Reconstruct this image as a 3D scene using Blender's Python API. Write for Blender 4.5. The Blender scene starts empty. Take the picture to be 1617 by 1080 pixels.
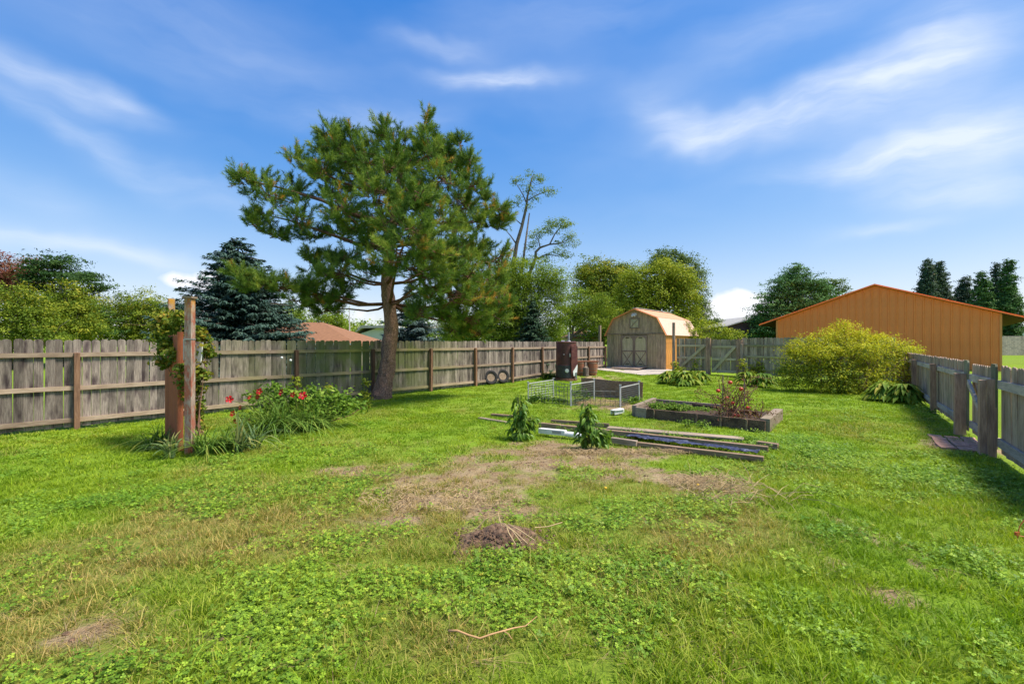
import bpy, math, random
import numpy as np
from mathutils import Vector, Matrix
random.seed(7); RNG = np.random.default_rng(11)
sc = bpy.context.scene
COL = sc.collection
R = math.radians

# ------------------------------------------------------------------ camera
CAMH = 1.77; F = 740.0; CX = 808.5; HY = 541.5
cam = bpy.data.objects.new('camera', bpy.data.cameras.new('camera')); COL.objects.link(cam)
cam.location = (0, 0, CAMH); cam.rotation_euler = (R(90), 0, 0)
cam.data.sensor_width = 36; cam.data.lens = F/1617*36
cam.data.shift_y = (HY-540)/1617; cam.data.clip_start = .05; cam.data.clip_end = 3000
sc.camera = cam
# ------------------------------------------------------------------ light
SUN_AZ = (0.98, -0.14); SUN_EL = 61
w = bpy.data.worlds.new('World'); sc.world = w; w.use_nodes = True
sunL = bpy.data.lights.new('sun', 'SUN'); sunL.energy = 2.9; sunL.angle = R(15); sunL.color = (1, .93, .81)
sun = bpy.data.objects.new('sun', sunL); COL.objects.link(sun)
_a = math.hypot(*SUN_AZ); _d = Vector((SUN_AZ[0]/_a*math.cos(R(SUN_EL)), SUN_AZ[1]/_a*math.cos(R(SUN_EL)), math.sin(R(SUN_EL))))
sun.rotation_euler = _d.to_track_quat('Z', 'Y').to_euler(); sun.location = (30, 10, 40)
sc.view_settings.view_transform = 'Standard'; sc.view_settings.look = 'None'
sc.view_settings.gamma = 1; sc.view_settings.exposure = 1.25; sc.view_settings.use_curve_mapping = False

def px_dir(px, py):
    """direction of a point of the sky as azimuth (rad, from +Y) and tan(elevation)"""
    x = (px-CX)/F; z = (HY-py)/F
    return math.atan(x), z/math.hypot(1, x)

def build_world():
    nt = w.node_tree; N = nt.nodes; L = nt.links; N.clear()
    out = N.new('ShaderNodeOutputWorld'); bg = N.new('ShaderNodeBackground'); L.new(bg.outputs[0], out.inputs[0])
    bg.inputs['Strength'].default_value = 0.14
    sky = N.new('ShaderNodeTexSky'); sky.sky_type = 'NISHITA'; sky.sun_disc = False
    sky.sun_elevation = R(SUN_EL); sky.sun_rotation = math.atan2(SUN_AZ[0], SUN_AZ[1])
    sky.air_density = 1.0; sky.dust_density = 0.6; sky.ozone_density = 2.2; sky.altitude = 200
    hs = N.new('ShaderNodeHueSaturation'); hs.inputs['Saturation'].default_value = SKY_SAT; hs.inputs['Value'].default_value = SKY_VAL
    L.new(sky.outputs[0], hs.inputs['Color'])
    tint = N.new('ShaderNodeMix'); tint.data_type = 'RGBA'; tint.blend_type = 'MULTIPLY'; tint.inputs[0].default_value = 1
    L.new(hs.outputs[0], tint.inputs[6]); tint.inputs[7].default_value = SKY_TINT
    # soft shoulder so the horizon keeps its pale blue: x / (1 + k x)
    kd = N.new('ShaderNodeVectorMath'); kd.operation = 'MULTIPLY_ADD'; L.new(tint.outputs[2], kd.inputs[0]); kd.inputs[1].default_value = (SKY_K,)*3; kd.inputs[2].default_value = (1, 1, 1)
    dv_ = N.new('ShaderNodeVectorMath'); dv_.operation = 'DIVIDE'; L.new(tint.outputs[2], dv_.inputs[0]); L.new(kd.outputs[0], dv_.inputs[1])
    tc = N.new('ShaderNodeTexCoord'); sp = N.new('ShaderNodeSeparateXYZ'); L.new(tc.outputs['Generated'], sp.inputs[0])
    def M(op, a, b=None, c=None, clamp=False):
        n = N.new('ShaderNodeMath'); n.operation = op; n.use_clamp = clamp
        for i, v in enumerate((a, b, c)):
            if v is None: continue
            if isinstance(v, (int, float)): n.inputs[i].default_value = v
            else: L.new(v, n.inputs[i])
        return n.outputs[0]
    X, Y, Z = sp.outputs
    az = M('ARCTAN2', X, Y)
    hyp = M('SQRT', M('ADD', M('MULTIPLY', X, X), M('MULTIPLY', Y, Y)))
    te = M('DIVIDE', Z, M('MAXIMUM', hyp, .05))
    comb = N.new('ShaderNodeCombineXYZ'); L.new(az, comb.inputs[0]); L.new(te, comb.inputs[1])
    # wispy distortion
    def noise(vec, scale, detail=5, rough=.6, mapscale=None, rot=0, off=0):
        mp = N.new('ShaderNodeMapping'); L.new(vec, mp.inputs[0])
        mp.inputs['Scale'].default_value = mapscale or (1, 1, 1); mp.inputs['Rotation'].default_value = (0, 0, rot); mp.inputs['Location'].default_value = (off, off*.7, 0)
        n = N.new('ShaderNodeTexNoise'); n.inputs['Scale'].default_value = scale; n.inputs['Detail'].default_value = detail; n.inputs['Roughness'].default_value = rough
        L.new(mp.outputs[0], n.inputs['Vector']); return n
    dn = noise(comb.outputs[0], 5, 3)
    sub = N.new('ShaderNodeVectorMath'); sub.operation = 'SUBTRACT'; L.new(dn.outputs['Color'], sub.inputs[0]); sub.inputs[1].default_value = (.5, .5, .5)
    scl = N.new('ShaderNodeVectorMath'); scl.operation = 'SCALE'; L.new(sub.outputs[0], scl.inputs[0]); scl.inputs['Scale'].default_value = .10
    add = N.new('ShaderNodeVectorMath'); L.new(comb.outputs[0], add.inputs[0]); L.new(scl.outputs[0], add.inputs[1])
    sp2 = N.new('ShaderNodeSeparateXYZ'); L.new(add.outputs[0], sp2.inputs[0]); U, V = sp2.outputs[0], sp2.outputs[1]
    def blob(px, py, rx, ry, deg, amp, grow=1.25):
        a, e = px_dir(px, py); k = 1/F
        # radii in px -> rad; azimuth compresses by cos^2 off axis
        c = math.cos(a)**2
        rx = max(rx*k*(c if abs(deg) < 60 else 1), .004); ry = ry*k*math.cos(a)*grow; amp = amp*(.82 if grow > 1 else 1)
        ca, sa = math.cos(R(deg)), math.sin(R(deg))
        du = M('SUBTRACT', U, a); dv = M('SUBTRACT', V, e)
        p = M('MULTIPLY', M('ADD', M('MULTIPLY', du, ca), M('MULTIPLY', dv, sa)), 1/rx)
        q = M('MULTIPLY', M('SUBTRACT', M('MULTIPLY', dv, ca), M('MULTIPLY', du, sa)), 1/ry)
        r2 = M('ADD', M('MULTIPLY', p, p), M('MULTIPLY', q, q))
        return M('MULTIPLY', M('POWER', 2.718, M('MULTIPLY', r2, -1.0)), amp)
    cir = None
    for b in CIRRUS:
        o = blob(*b); cir = o if cir is None else M('ADD', cir, o)
    st = noise(add.outputs[0], 3.4, 9, .6, (1, 4.2, 1), R(-12))
    fine = M('MULTIPLY_ADD', st.outputs['Fac'], 2.1, -.5, clamp=True)
    cir = M('MULTIPLY', cir, M('ADD', M('MULTIPLY', fine, .80), .16))
    # general thin cirrus over the whole dome
    g = noise(add.outputs[0], 1.5, 4, .5, (1, 2.6, 1), R(-18), 3.1)
    gen = M('MULTIPLY', M('MULTIPLY_ADD', g.outputs['Fac'], 2.6, -1.15, clamp=True), .16)
    cir = M('MINIMUM', M('ADD', cir, gen), .86)
    # low cumulus
    cum = None
    for b in CUMULUS:
        o = blob(*b, grow=1.0); cum = o if cum is None else M('ADD', cum, o)
    cn = noise(comb.outputs[0], 22, 5, .55)
    cum = M('MULTIPLY_ADD', M('ADD', cum, M('MULTIPLY', M('SUBTRACT', cn.outputs['Fac'], .5), 1.1)), 2.3, -.9, clamp=True)
    up = M('GREATER_THAN', te, 0.0)
    cir = M('MULTIPLY', cir, up); cum = M('MULTIPLY', M('MULTIPLY', cum, up), .85)
    m1 = N.new('ShaderNodeMix'); m1.data_type = 'RGBA'; L.new(cir, m1.inputs[0]); h2 = N.new('ShaderNodeHueSaturation'); h2.inputs['Saturation'].default_value = SKY_SAT2; h2.inputs['Value'].default_value = SKY_VAL2; h2.inputs['Hue'].default_value = .517; L.new(dv_.outputs[0], h2.inputs['Color']); L.new(h2.outputs[0], m1.inputs[6]); m1.inputs[7].default_value = CLOUD_C
    m2 = N.new('ShaderNodeMix'); m2.data_type = 'RGBA'; L.new(cum, m2.inputs[0]); L.new(m1.outputs[2], m2.inputs[6]); m2.inputs[7].default_value = CUM_C
    L.new(m2.outputs[2], bg.inputs['Color'])
SKY_SAT = 1.28; SKY_VAL = 1.0; SKY_K = .24; SKY_SAT2 = 1.18; SKY_VAL2 = 1.18; SKY_TINT = (1.0, .97, 1.08, 1)
CLOUD_C = (2.7, 2.95, 3.4, 1); CUM_C = (3.4, 3.4, 3.6, 1)
CIRRUS = [(790, 122, 85, 14, 2, 1.25), (690, 66, 75, 14, -6, .4), (1060, 180, 65, 24, -38, .6), (1140, 200, 90, 20, 3, 1.1), (1280, 170, 120, 28, 14, .95), (1400, 135, 110, 38, 22, .8),
          (1500, 75, 100, 60, 20, .8), (1560, 215, 180, 50, 8, .95), (1420, 250, 140, 28, 5, .75), (1320, 270, 120, 14, -3, .6), (1520, 310, 130, 24, -8, .8), (1400, 368, 80, 9, -2, .7),
          (60, 120, 160, 20, -10, .75), (190, 155, 60, 13, -14, .5), (60, 185, 120, 16, -26, .5), (190, 245, 120, 20, -30, .4), (330, 300, 90, 20, -25, .35), (90, 378, 160, 13, -7, .95), (230, 398, 110, 14, -9, .55),
          (300, 60, 260, 60, -8, .25), (600, 190, 120, 20, 5, .4), (60, 310, 120, 22, -12, .25), (900, 30, 200, 30, 0, .2), (1250, 30, 180, 40, 10, .3)]
CUMULUS = [(300, 430, 50, 14, 8, 1.0), (330, 420, 24, 14, 0, .6), (1165, 478, 42, 26, 0, 1.3), (1195, 470, 34, 18, 10, .7), (1120, 498, 50, 18, 0, .7), (560, 500, 60, 20, 0, .5)]
build_world()

# ------------------------------------------------------------------ noise and terrain
_H = np.random.default_rng(5).random((256, 256))
def vnoise(x, y):
    x = np.asarray(x, float); y = np.asarray(y, float)
    xi = np.floor(x).astype(int); yi = np.floor(y).astype(int); fx = x-xi; fy = y-yi
    fx = fx*fx*(3-2*fx); fy = fy*fy*(3-2*fy)
    h = lambda a, b: _H[a % 256, b % 256]
    return (h(xi, yi)*(1-fx)+h(xi+1, yi)*fx)*(1-fy)+(h(xi, yi+1)*(1-fx)+h(xi+1, yi+1)*fx)*fy
def fbm(x, y, s=1.0, o=4):
    t = 0; a = .5; n = 0
    for k in range(o):
        t = t+a*vnoise(x*s+17.3*k, y*s+9.1*k); n += a; a *= .5; s *= 2.03
    return t/n
def gz(x, y):
    t = np.clip((np.asarray(y, float)-20)/8, 0, 1); t = t*t*(3-2*t)
    return .27*t+.009*np.maximum(np.asarray(y, float)-30, 0)*(np.asarray(y, float) < 400)+.009*370*(np.asarray(y, float) >= 400)
def gz1(x, y): return float(gz(x, y))
def bump(x, y):
    return (fbm(x, y, .9, 3)-.5)*.05+(fbm(x, y, 4.5, 2)-.5)*.02
def G(px, py):
    """pixel of the photograph that lies on the ground -> world x, y"""
    Y = CAMH*F/(py-HY)
    for _ in range(12): Y = (CAMH-gz1(0, Y))*F/(py-HY)*.5+Y*.5
    return (px-CX)/F*Y, Y
def P(px, py, Y): return ((px-CX)/F*Y, Y, CAMH+(HY-py)/F*Y)

# ------------------------------------------------------------------ materials
MATS = {}
def newmat(name):
    m = bpy.data.materials.new(name); m.use_nodes = True; MATS[name] = m
    nt = m.node_tree; b = nt.nodes['Principled BSDF']; return m, nt, b
def ramp(nt, stops, inp):
    r = nt.nodes.new('ShaderNodeValToRGB'); e = r.color_ramp.elements
    while len(e) < len(stops): e.new(.5)
    for i, (p, c) in enumerate(stops): e[i].position = p; e[i].color = (*c, 1)
    nt.links.new(inp, r.inputs[0]); return r.outputs[0]
def tnoise(nt, vec, scale, detail=4, rough=.55, mp=None):
    if mp:
        m = nt.nodes.new('ShaderNodeMapping'); m.inputs['Scale'].default_value = mp; nt.links.new(vec, m.inputs[0]); vec = m.outputs[0]
    n = nt.nodes.new('ShaderNodeTexNoise'); n.inputs['Scale'].default_value = scale; n.inputs['Detail'].default_value = detail; n.inputs['Roughness'].default_value = rough
    nt.links.new(vec, n.inputs['Vector']); return n.outputs['Fac']
def mix(nt, f, a, b, mode='MIX'):
    m = nt.nodes.new('ShaderNodeMix'); m.data_type = 'RGBA'; m.blend_type = mode
    for i, v in ((0, f), (6, a), (7, b)):
        if isinstance(v, (int, float)): m.inputs[i].default_value = v
        elif isinstance(v, tuple): m.inputs[i].default_value = (*v, 1)
        else: nt.links.new(v, m.inputs[i])
    return m.outputs[2]
def math_(nt, op, a, b=0.0, c=0.0, clamp=False):
    n = nt.nodes.new('ShaderNodeMath'); n.operation = op; n.use_clamp = clamp
    for i, v in enumerate((a, b, c)):
        if isinstance(v, (int, float)): n.inputs[i].default_value = v
        else: nt.links.new(v, n.inputs[i])
    return n.outputs[0]
def bumpn(nt, b, h, strength, dist=.01):
    n = nt.nodes.new('ShaderNodeBump'); n.inputs['Strength'].default_value = strength; n.inputs['Distance'].default_value = dist
    nt.links.new(h, n.inputs['Height']); nt.links.new(n.outputs[0], b.inputs['Normal'])
def plain(name, col, rough=.6, metal=0, var=.15, scale=8, spec=.3):
    m, nt, b = newmat(name); tc = nt.nodes.new('ShaderNodeTexCoord')
    f = tnoise(nt, tc.outputs['Object'], scale, 6, .65)
    c1 = tuple(x*(1-var*1.6) for x in col); c2 = tuple(min(1, x*(1+var*1.3)) for x in col)
    nt.links.new(ramp(nt, [(.3, c1), (.7, c2)], f), b.inputs['Base Color'])
    b.inputs['Roughness'].default_value = rough; b.inputs['Metallic'].default_value = metal; b.inputs['Specular IOR Level'].default_value = spec
    bumpn(nt, b, f, .25); return m
def wood(name, cols, stain=(.07, .05, .05), stain_amt=.55, algae=0.0, algae_col=(.16, .19, .04), axis='z', rough=.85, rand=.35, algae_ctr=None):
    """weathered board: grain along one axis, stains, per board tone, optional algae"""
    m, nt, b = newmat(name); N = nt.nodes; L = nt.links
    tc = N.new('ShaderNodeTexCoord'); oi = N.new('ShaderNodeObjectInfo')
    cb = N.new('ShaderNodeCombineXYZ'); r = math_(nt, 'MULTIPLY', oi.outputs['Random'], 37.0)
    for i in range(3): L.new(r, cb.inputs[i])
    ad = N.new('ShaderNodeVectorMath'); L.new(tc.outputs['Object'], ad.inputs[0]); L.new(cb.outputs[0], ad.inputs[1]); v = ad.outputs[0]
    k = {'z': (14, 14, 1), 'x': (1, 14, 14), 'y': (14, 1, 14)}[axis]
    grain = tnoise(nt, v, 5, 6, .7, k); big = tnoise(nt, v, 1.6, 4, .55, {'z': (4, 4, 1), 'x': (1, 4, 4), 'y': (4, 1, 4)}[axis])
    c = ramp(nt, [(.25, cols[0]), (.5, cols[1]), (.78, cols[2])], grain)
    c = mix(nt, math_(nt, 'MULTIPLY', math_(nt, 'MULTIPLY_ADD', big, 5.0, -2.35, True), stain_amt), c, stain)
    tone = math_(nt, 'MULTIPLY_ADD', oi.outputs['Random'], 2*rand, 1-rand)
    tn = N.new('ShaderNodeCombineXYZ')
    for i in range(3): L.new(tone, tn.inputs[i])
    c = mix(nt, 1.0, c, tn.outputs[0], 'MULTIPLY')
    if algae > 0:
        ge = N.new('ShaderNodeNewGeometry'); an = tnoise(nt, ge.outputs['Position'], 1.3, 5, .6)
        if algae_ctr is None: af = math_(nt, 'MULTIPLY_ADD', an, 3.2, -1.5, True)
        else:
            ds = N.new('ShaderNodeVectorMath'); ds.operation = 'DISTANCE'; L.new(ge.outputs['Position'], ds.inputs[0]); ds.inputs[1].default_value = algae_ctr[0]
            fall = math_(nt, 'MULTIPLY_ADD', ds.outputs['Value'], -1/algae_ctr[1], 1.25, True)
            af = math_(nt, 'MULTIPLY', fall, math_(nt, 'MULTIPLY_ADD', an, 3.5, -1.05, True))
        c = mix(nt, math_(nt, 'MULTIPLY', af, algae), c, algae_col)
    L.new(c, b.inputs['Base Color']); b.inputs['Roughness'].default_value = rough; b.inputs['Specular IOR Level'].default_value = .2
    bumpn(nt, b, grain, .5, .006); return m
def leafmat(name, stops, trans=.3, rough=.6, spec=.12):
    m, nt, b = newmat(name); N = nt.nodes; L = nt.links
    at = N.new('ShaderNodeAttribute'); at.attribute_name = 'v'
    c = ramp(nt, stops, at.outputs['Fac']); L.new(c, b.inputs['Base Color'])
    b.inputs['Roughness'].default_value = rough; b.inputs['Specular IOR Level'].default_value = spec
    tr = N.new('ShaderNodeBsdfTranslucent'); L.new(mix(nt, 1.0, c, (1.25, 1.2, .7), 'MULTIPLY'), tr.inputs['Color'])
    ms = N.new('ShaderNodeMixShader'); ms.inputs[0].default_value = trans
    L.new(b.outputs[0], ms.inputs[1]); L.new(tr.outputs[0], ms.inputs[2]); L.new(ms.outputs[0], N['Material Output'].inputs[0]); return m
def bark(name, c1, c2, scale=9):
    m, nt, b = newmat(name); tc = nt.nodes.new('ShaderNodeTexCoord')
    v = nt.nodes.new('ShaderNodeTexVoronoi'); v.feature = 'DISTANCE_TO_EDGE'; mp = nt.nodes.new('ShaderNodeMapping'); mp.inputs['Scale'].default_value = (1, 1, .28)
    nn = nt.nodes.new('ShaderNodeTexNoise'); nn.inputs['Scale'].default_value = 6; nn.inputs['Detail'].default_value = 5; nt.links.new(tc.outputs['Object'], nn.inputs['Vector'])
    va = nt.nodes.new('ShaderNodeVectorMath'); va.operation = 'MULTIPLY_ADD'; nt.links.new(nn.outputs['Color'], va.inputs[0]); va.inputs[1].default_value = (.25, .25, .25); nt.links.new(tc.outputs['Object'], va.inputs[2])
    nt.links.new(va.outputs[0], mp.inputs[0]); nt.links.new(mp.outputs[0], v.inputs['Vector']); v.inputs['Scale'].default_value = scale
    f = math_(nt, 'MULTIPLY', math_(nt, 'MULTIPLY_ADD', v.outputs['Distance'], 3.0, .35, True), math_(nt, 'MULTIPLY_ADD', tnoise(nt, tc.outputs['Object'], 24, 8, .75), 1.5, -.2, True))
    nt.links.new(ramp(nt, [(.05, c1), (.5, c2)], f), b.inputs['Base Color']); b.inputs['Roughness'].default_value = .9; b.inputs['Specular IOR Level'].default_value = .15
    bumpn(nt, b, f, 1.0, .04); return m

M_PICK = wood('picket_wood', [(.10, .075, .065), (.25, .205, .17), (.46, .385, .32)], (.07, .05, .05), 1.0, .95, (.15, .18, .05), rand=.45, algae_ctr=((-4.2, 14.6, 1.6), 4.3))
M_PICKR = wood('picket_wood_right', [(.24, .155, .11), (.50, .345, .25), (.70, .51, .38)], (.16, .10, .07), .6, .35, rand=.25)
M_PICKB = wood('picket_wood_back', [(.19, .14, .095), (.42, .32, .22), (.60, .48, .34)], (.08, .075, .04), .5, .6, (.13, .15, .05))
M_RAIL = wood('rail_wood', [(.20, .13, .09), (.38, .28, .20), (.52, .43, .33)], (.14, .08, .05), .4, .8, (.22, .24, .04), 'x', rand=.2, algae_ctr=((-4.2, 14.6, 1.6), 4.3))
M_RAILB = wood('rail_wood_back', [(.20, .15, .08), (.40, .33, .18), (.52, .45, .28)], (.10, .08, .05), .4, .9, (.22, .24, .05), 'x', rand=.2)
M_RAILR = wood('rail_wood_right', [(.32, .25, .19), (.58, .46, .37), (.74, .62, .52)], (.14, .12, .12), .5, 0, axis='x', rand=.15)
M_POST = wood('post_wood', [(.10, .05, .03), (.22, .12, .07), (.32, .20, .13)], (.07, .04, .03), .5, 0, rand=.25)
M_POSTG = wood('post_grey', [(.24, .16, .12), (.44, .32, .24), (.60, .47, .37)], (.12, .09, .07), .5, .3, rand=.15)
M_POSTR = wood('post_red_grain', [(.26, .14, .09), (.48, .29, .19), (.64, .44, .32)], (.12, .07, .06), .6, .15, rand=.15)
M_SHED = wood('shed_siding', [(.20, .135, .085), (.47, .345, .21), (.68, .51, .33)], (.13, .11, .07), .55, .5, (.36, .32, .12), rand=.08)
M_SHEDD = wood('shed_door', [(.28, .23, .12), (.54, .47, .28), (.70, .62, .40)], (.2, .17, .09), .4, .5, (.45, .42, .18), rand=.05)
M_TRIM = wood('dark_trim_wood', [(.14, .095, .065), (.27, .20, .14), (.38, .30, .22)], (.08, .06, .05), .4, 0, rand=.1)
M_BED = wood('bed_timber_dark', [(.02, .013, .01), (.12, .075, .048), (.42, .29, .19)], (.02, .015, .015), .6, 0, axis='x', rand=.2)  # near black to brown grain, darker than the grey bed planks
M_BEDG = wood('bed_timber_grey', [(.16, .11, .08), (.36, .27, .20), (.56, .46, .36)], (.1, .08, .06), .5, .3, axis='x', rand=.2)
M_TIMB = wood('landscape_timber', [(.10, .06, .04), (.28, .18, .115), (.56, .42, .29)], (.07, .05, .04), .5, .2, axis='x', rand=.2)
M_REDP = wood('red_stain_panel', [(.26, .07, .03), (.44, .13, .055), (.52, .20, .10)], (.28, .10, .07), .3, 0, rand=.05)
M_WHITE = plain('white_paint', (.75, .75, .73), .5, 0, .06, 5)
M_WPOST = plain('white_post_paint', (.50, .49, .46), .5, 0, .15, 9)
M_WIRE = plain('wire_metal', (.16, .17, .16), .5, .6, .2, 20)
M_WWIRE = plain('pale_wire', (.6, .62, .62), .5, .2, .1, 20)
M_TERRA = wood('old_tub_wood', [(.20, .07, .035), (.36, .15, .08), (.46, .22, .13)], (.16, .08, .05), .4, 0, rand=.15)
M_RUBBER = plain('tyre_rubber', (.035, .033, .033), .8, 0, .3, 12)
M_RIM = plain('rusty_rim', (.34, .24, .16), .6, .2, .3, 14)
M_RUST = None
M_ROOFO = plain('orange_roof_metal', (.72, .36, .20), .45, 0, .05, 2)
M_ROOFP = plain('pale_orange_shingle', (.70, .47, .36), .7, 0, .08, 5)
M_ORTRIM = plain('orange_trim', (.75, .30, .09), .5, 0, .05, 3)
M_ORSIDE = plain('orange_side_wood', (.62, .27, .07), .6, 0, .2, 3)
M_BARN = plain('orange_barn_metal', (.88, .265, .06), .42, 0, .09, .9, .4)
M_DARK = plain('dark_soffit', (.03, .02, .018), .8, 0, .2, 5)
M_ASPH = plain('brown_shingle_roof', (.26, .125, .06), .85, 0, .15, 6)
M_GRYROOF = plain('grey_shingle_roof', (.36, .35, .33), .85, 0, .15, 6)
M_SIDING = plain('pale_siding', (.62, .62, .60), .6, 0, .06, 2)
M_TAN = plain('tan_siding', (.36, .31, .25), .7, 0, .1, 2)
M_MAROON = plain('maroon_siding', (.13, .085, .10), .7, 0, .15, 2)
M_GLASS = plain('window_glass', (.05, .06, .08), .15, 0, .1, 1, .6)
M_METAL = plain('galvanised_metal', (.42, .42, .41), .45, .6, .15, 8)
M_CONC = plain('old_concrete', (.46, .40, .34), .9, 0, .14, 2.5)
M_SOIL = plain('bed_soil', (.07, .045, .03), .95, 0, .4, 14)
M_BRICK = plain('old_red_paver', (.44, .25, .18), .9, 0, .3, 9)
M_ROCK = plain('stump_grey', (.22, .19, .16), .9, 0, .3, 9)
M_STRAW = plain('dry_straw', (.46, .33, .17), .8, 0, .25, 6)
M_STICK = plain('peeled_stick', (.50, .29, .13), .6, 0, .15, 9)
M_TOM = plain('tomato_skin', (.55, .045, .02), .3, 0, .15, 4, .5)
M_GOURD = plain('yellow_gourd', (.75, .45, .03), .4, 0, .1, 5)
M_ORWIRE = plain('orange_wire', (.6, .13, .04), .5, 0, .1, 5)
M_PETAL = plain('red_petal', (.42, .006, .012), .5, 0, .5, 20)
M_YEL = plain('yellow_centre', (.8, .55, .1), .6, 0, .1, 8)
M_STEM = plain('green_stem', (.12, .15, .04), .6, 0, .2, 9)
M_BSTEM = plain('brown_stem', (.20, .10, .06), .7, 0, .25, 9)
M_PINEBARK = bark('pine_bark', (.075, .04, .027), (.46, .275, .19), 22)
M_BARK = bark('grey_bark', (.06, .05, .04), (.22, .18, .14), 6)
M_BARKR = bark('reddish_bark', (.06, .03, .02), (.24, .13, .085), 8)
# peeling paint on the old arbor post
def peeling():
    m, nt, b = newmat('peeling_post_paint'); tc = nt.nodes.new('ShaderNodeTexCoord'); v = tc.outputs['Object']
    g = tnoise(nt, v, 6, 7, .7, (5, 5, 1)); c = ramp(nt, [(.3, (.13, .08, .055)), (.5, (.34, .25, .19)), (.75, (.52, .42, .34))], g)
    p = tnoise(nt, v, 5, 6, .7, (2.5, 2.5, 1)); c = mix(nt, math_(nt, 'MULTIPLY_ADD', p, 8, -3.6, True), c, (.33, .10, .055))
    sp = nt.nodes.new('ShaderNodeSeparateXYZ'); nt.links.new(v, sp.inputs[0])
    h = math_(nt, 'MULTIPLY_ADD', sp.outputs[2], 2.2, -4.85, True)
    q = tnoise(nt, v, 11, 5, .6); c = mix(nt, math_(nt, 'MULTIPLY', math_(nt, 'MULTIPLY_ADD', q, 6, -2.4, True), h), c, (.62, .30, .02))
    nt.links.new(c, b.inputs['Base Color']); b.inputs['Roughness'].default_value = .85; bumpn(nt, b, g, .6, .01); return m
M_PEEL = peeling()
def rustmat():
    m, nt, b = newmat('rusty_boiler_paint'); tc = nt.nodes.new('ShaderNodeTexCoord'); v = tc.outputs['Object']
    g = tnoise(nt, v, 3.5, 8, .7); c = ramp(nt, [(.3, (.045, .014, .013)), (.5, (.095, .025, .022)), (.62, (.15, .05, .035)), (.75, (.22, .12, .08))], g)
    s = tnoise(nt, v, 9, 6, .7, (1, 1, .2)); c = mix(nt, math_(nt, 'MULTIPLY_ADD', s, 5, -3.1, True), c, (.34, .14, .06))
    nt.links.new(c, b.inputs['Base Color']); b.inputs['Roughness'].default_value = .55; bumpn(nt, b, g, .3, .01); return m
M_RUST = rustmat(); M_CHAR = plain('charcoal_paint', (.055, .05, .055), .5, 0, .3, 7)
def sheet_mat():
    m, nt, b = newmat('blue_plastic_sheet'); tc = nt.nodes.new('ShaderNodeTexCoord'); v = tc.outputs['Object']
    f = tnoise(nt, v, 8, 6, .75); nt.links.new(ramp(nt, [(.35, (.012, .014, .03)), (.55, (.05, .06, .12)), (.66, (.20, .22, .28)), (.78, (.42, .44, .48))], f), b.inputs['Base Color'])
    b.inputs['Roughness'].default_value = .6; b.inputs['Specular IOR Level'].default_value = .15; bumpn(nt, b, f, .8, .02); return m
M_SHEET = sheet_mat()
def screen_mat():
    m, nt, b = newmat('brown_mesh_screen'); tc = nt.nodes.new('ShaderNodeTexCoord'); v = tc.outputs['Object']
    f = tnoise(nt, v, 10, 6, .7, (1, 1, 3)); nt.links.new(ramp(nt, [(.3, (.13, .065, .045)), (.55, (.32, .18, .13)), (.75, (.46, .31, .24))], f), b.inputs['Base Color'])
    b.inputs['Roughness'].default_value = .8; bumpn(nt, b, f, .6, .02); return m
M_SCREEN = screen_mat()

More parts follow.
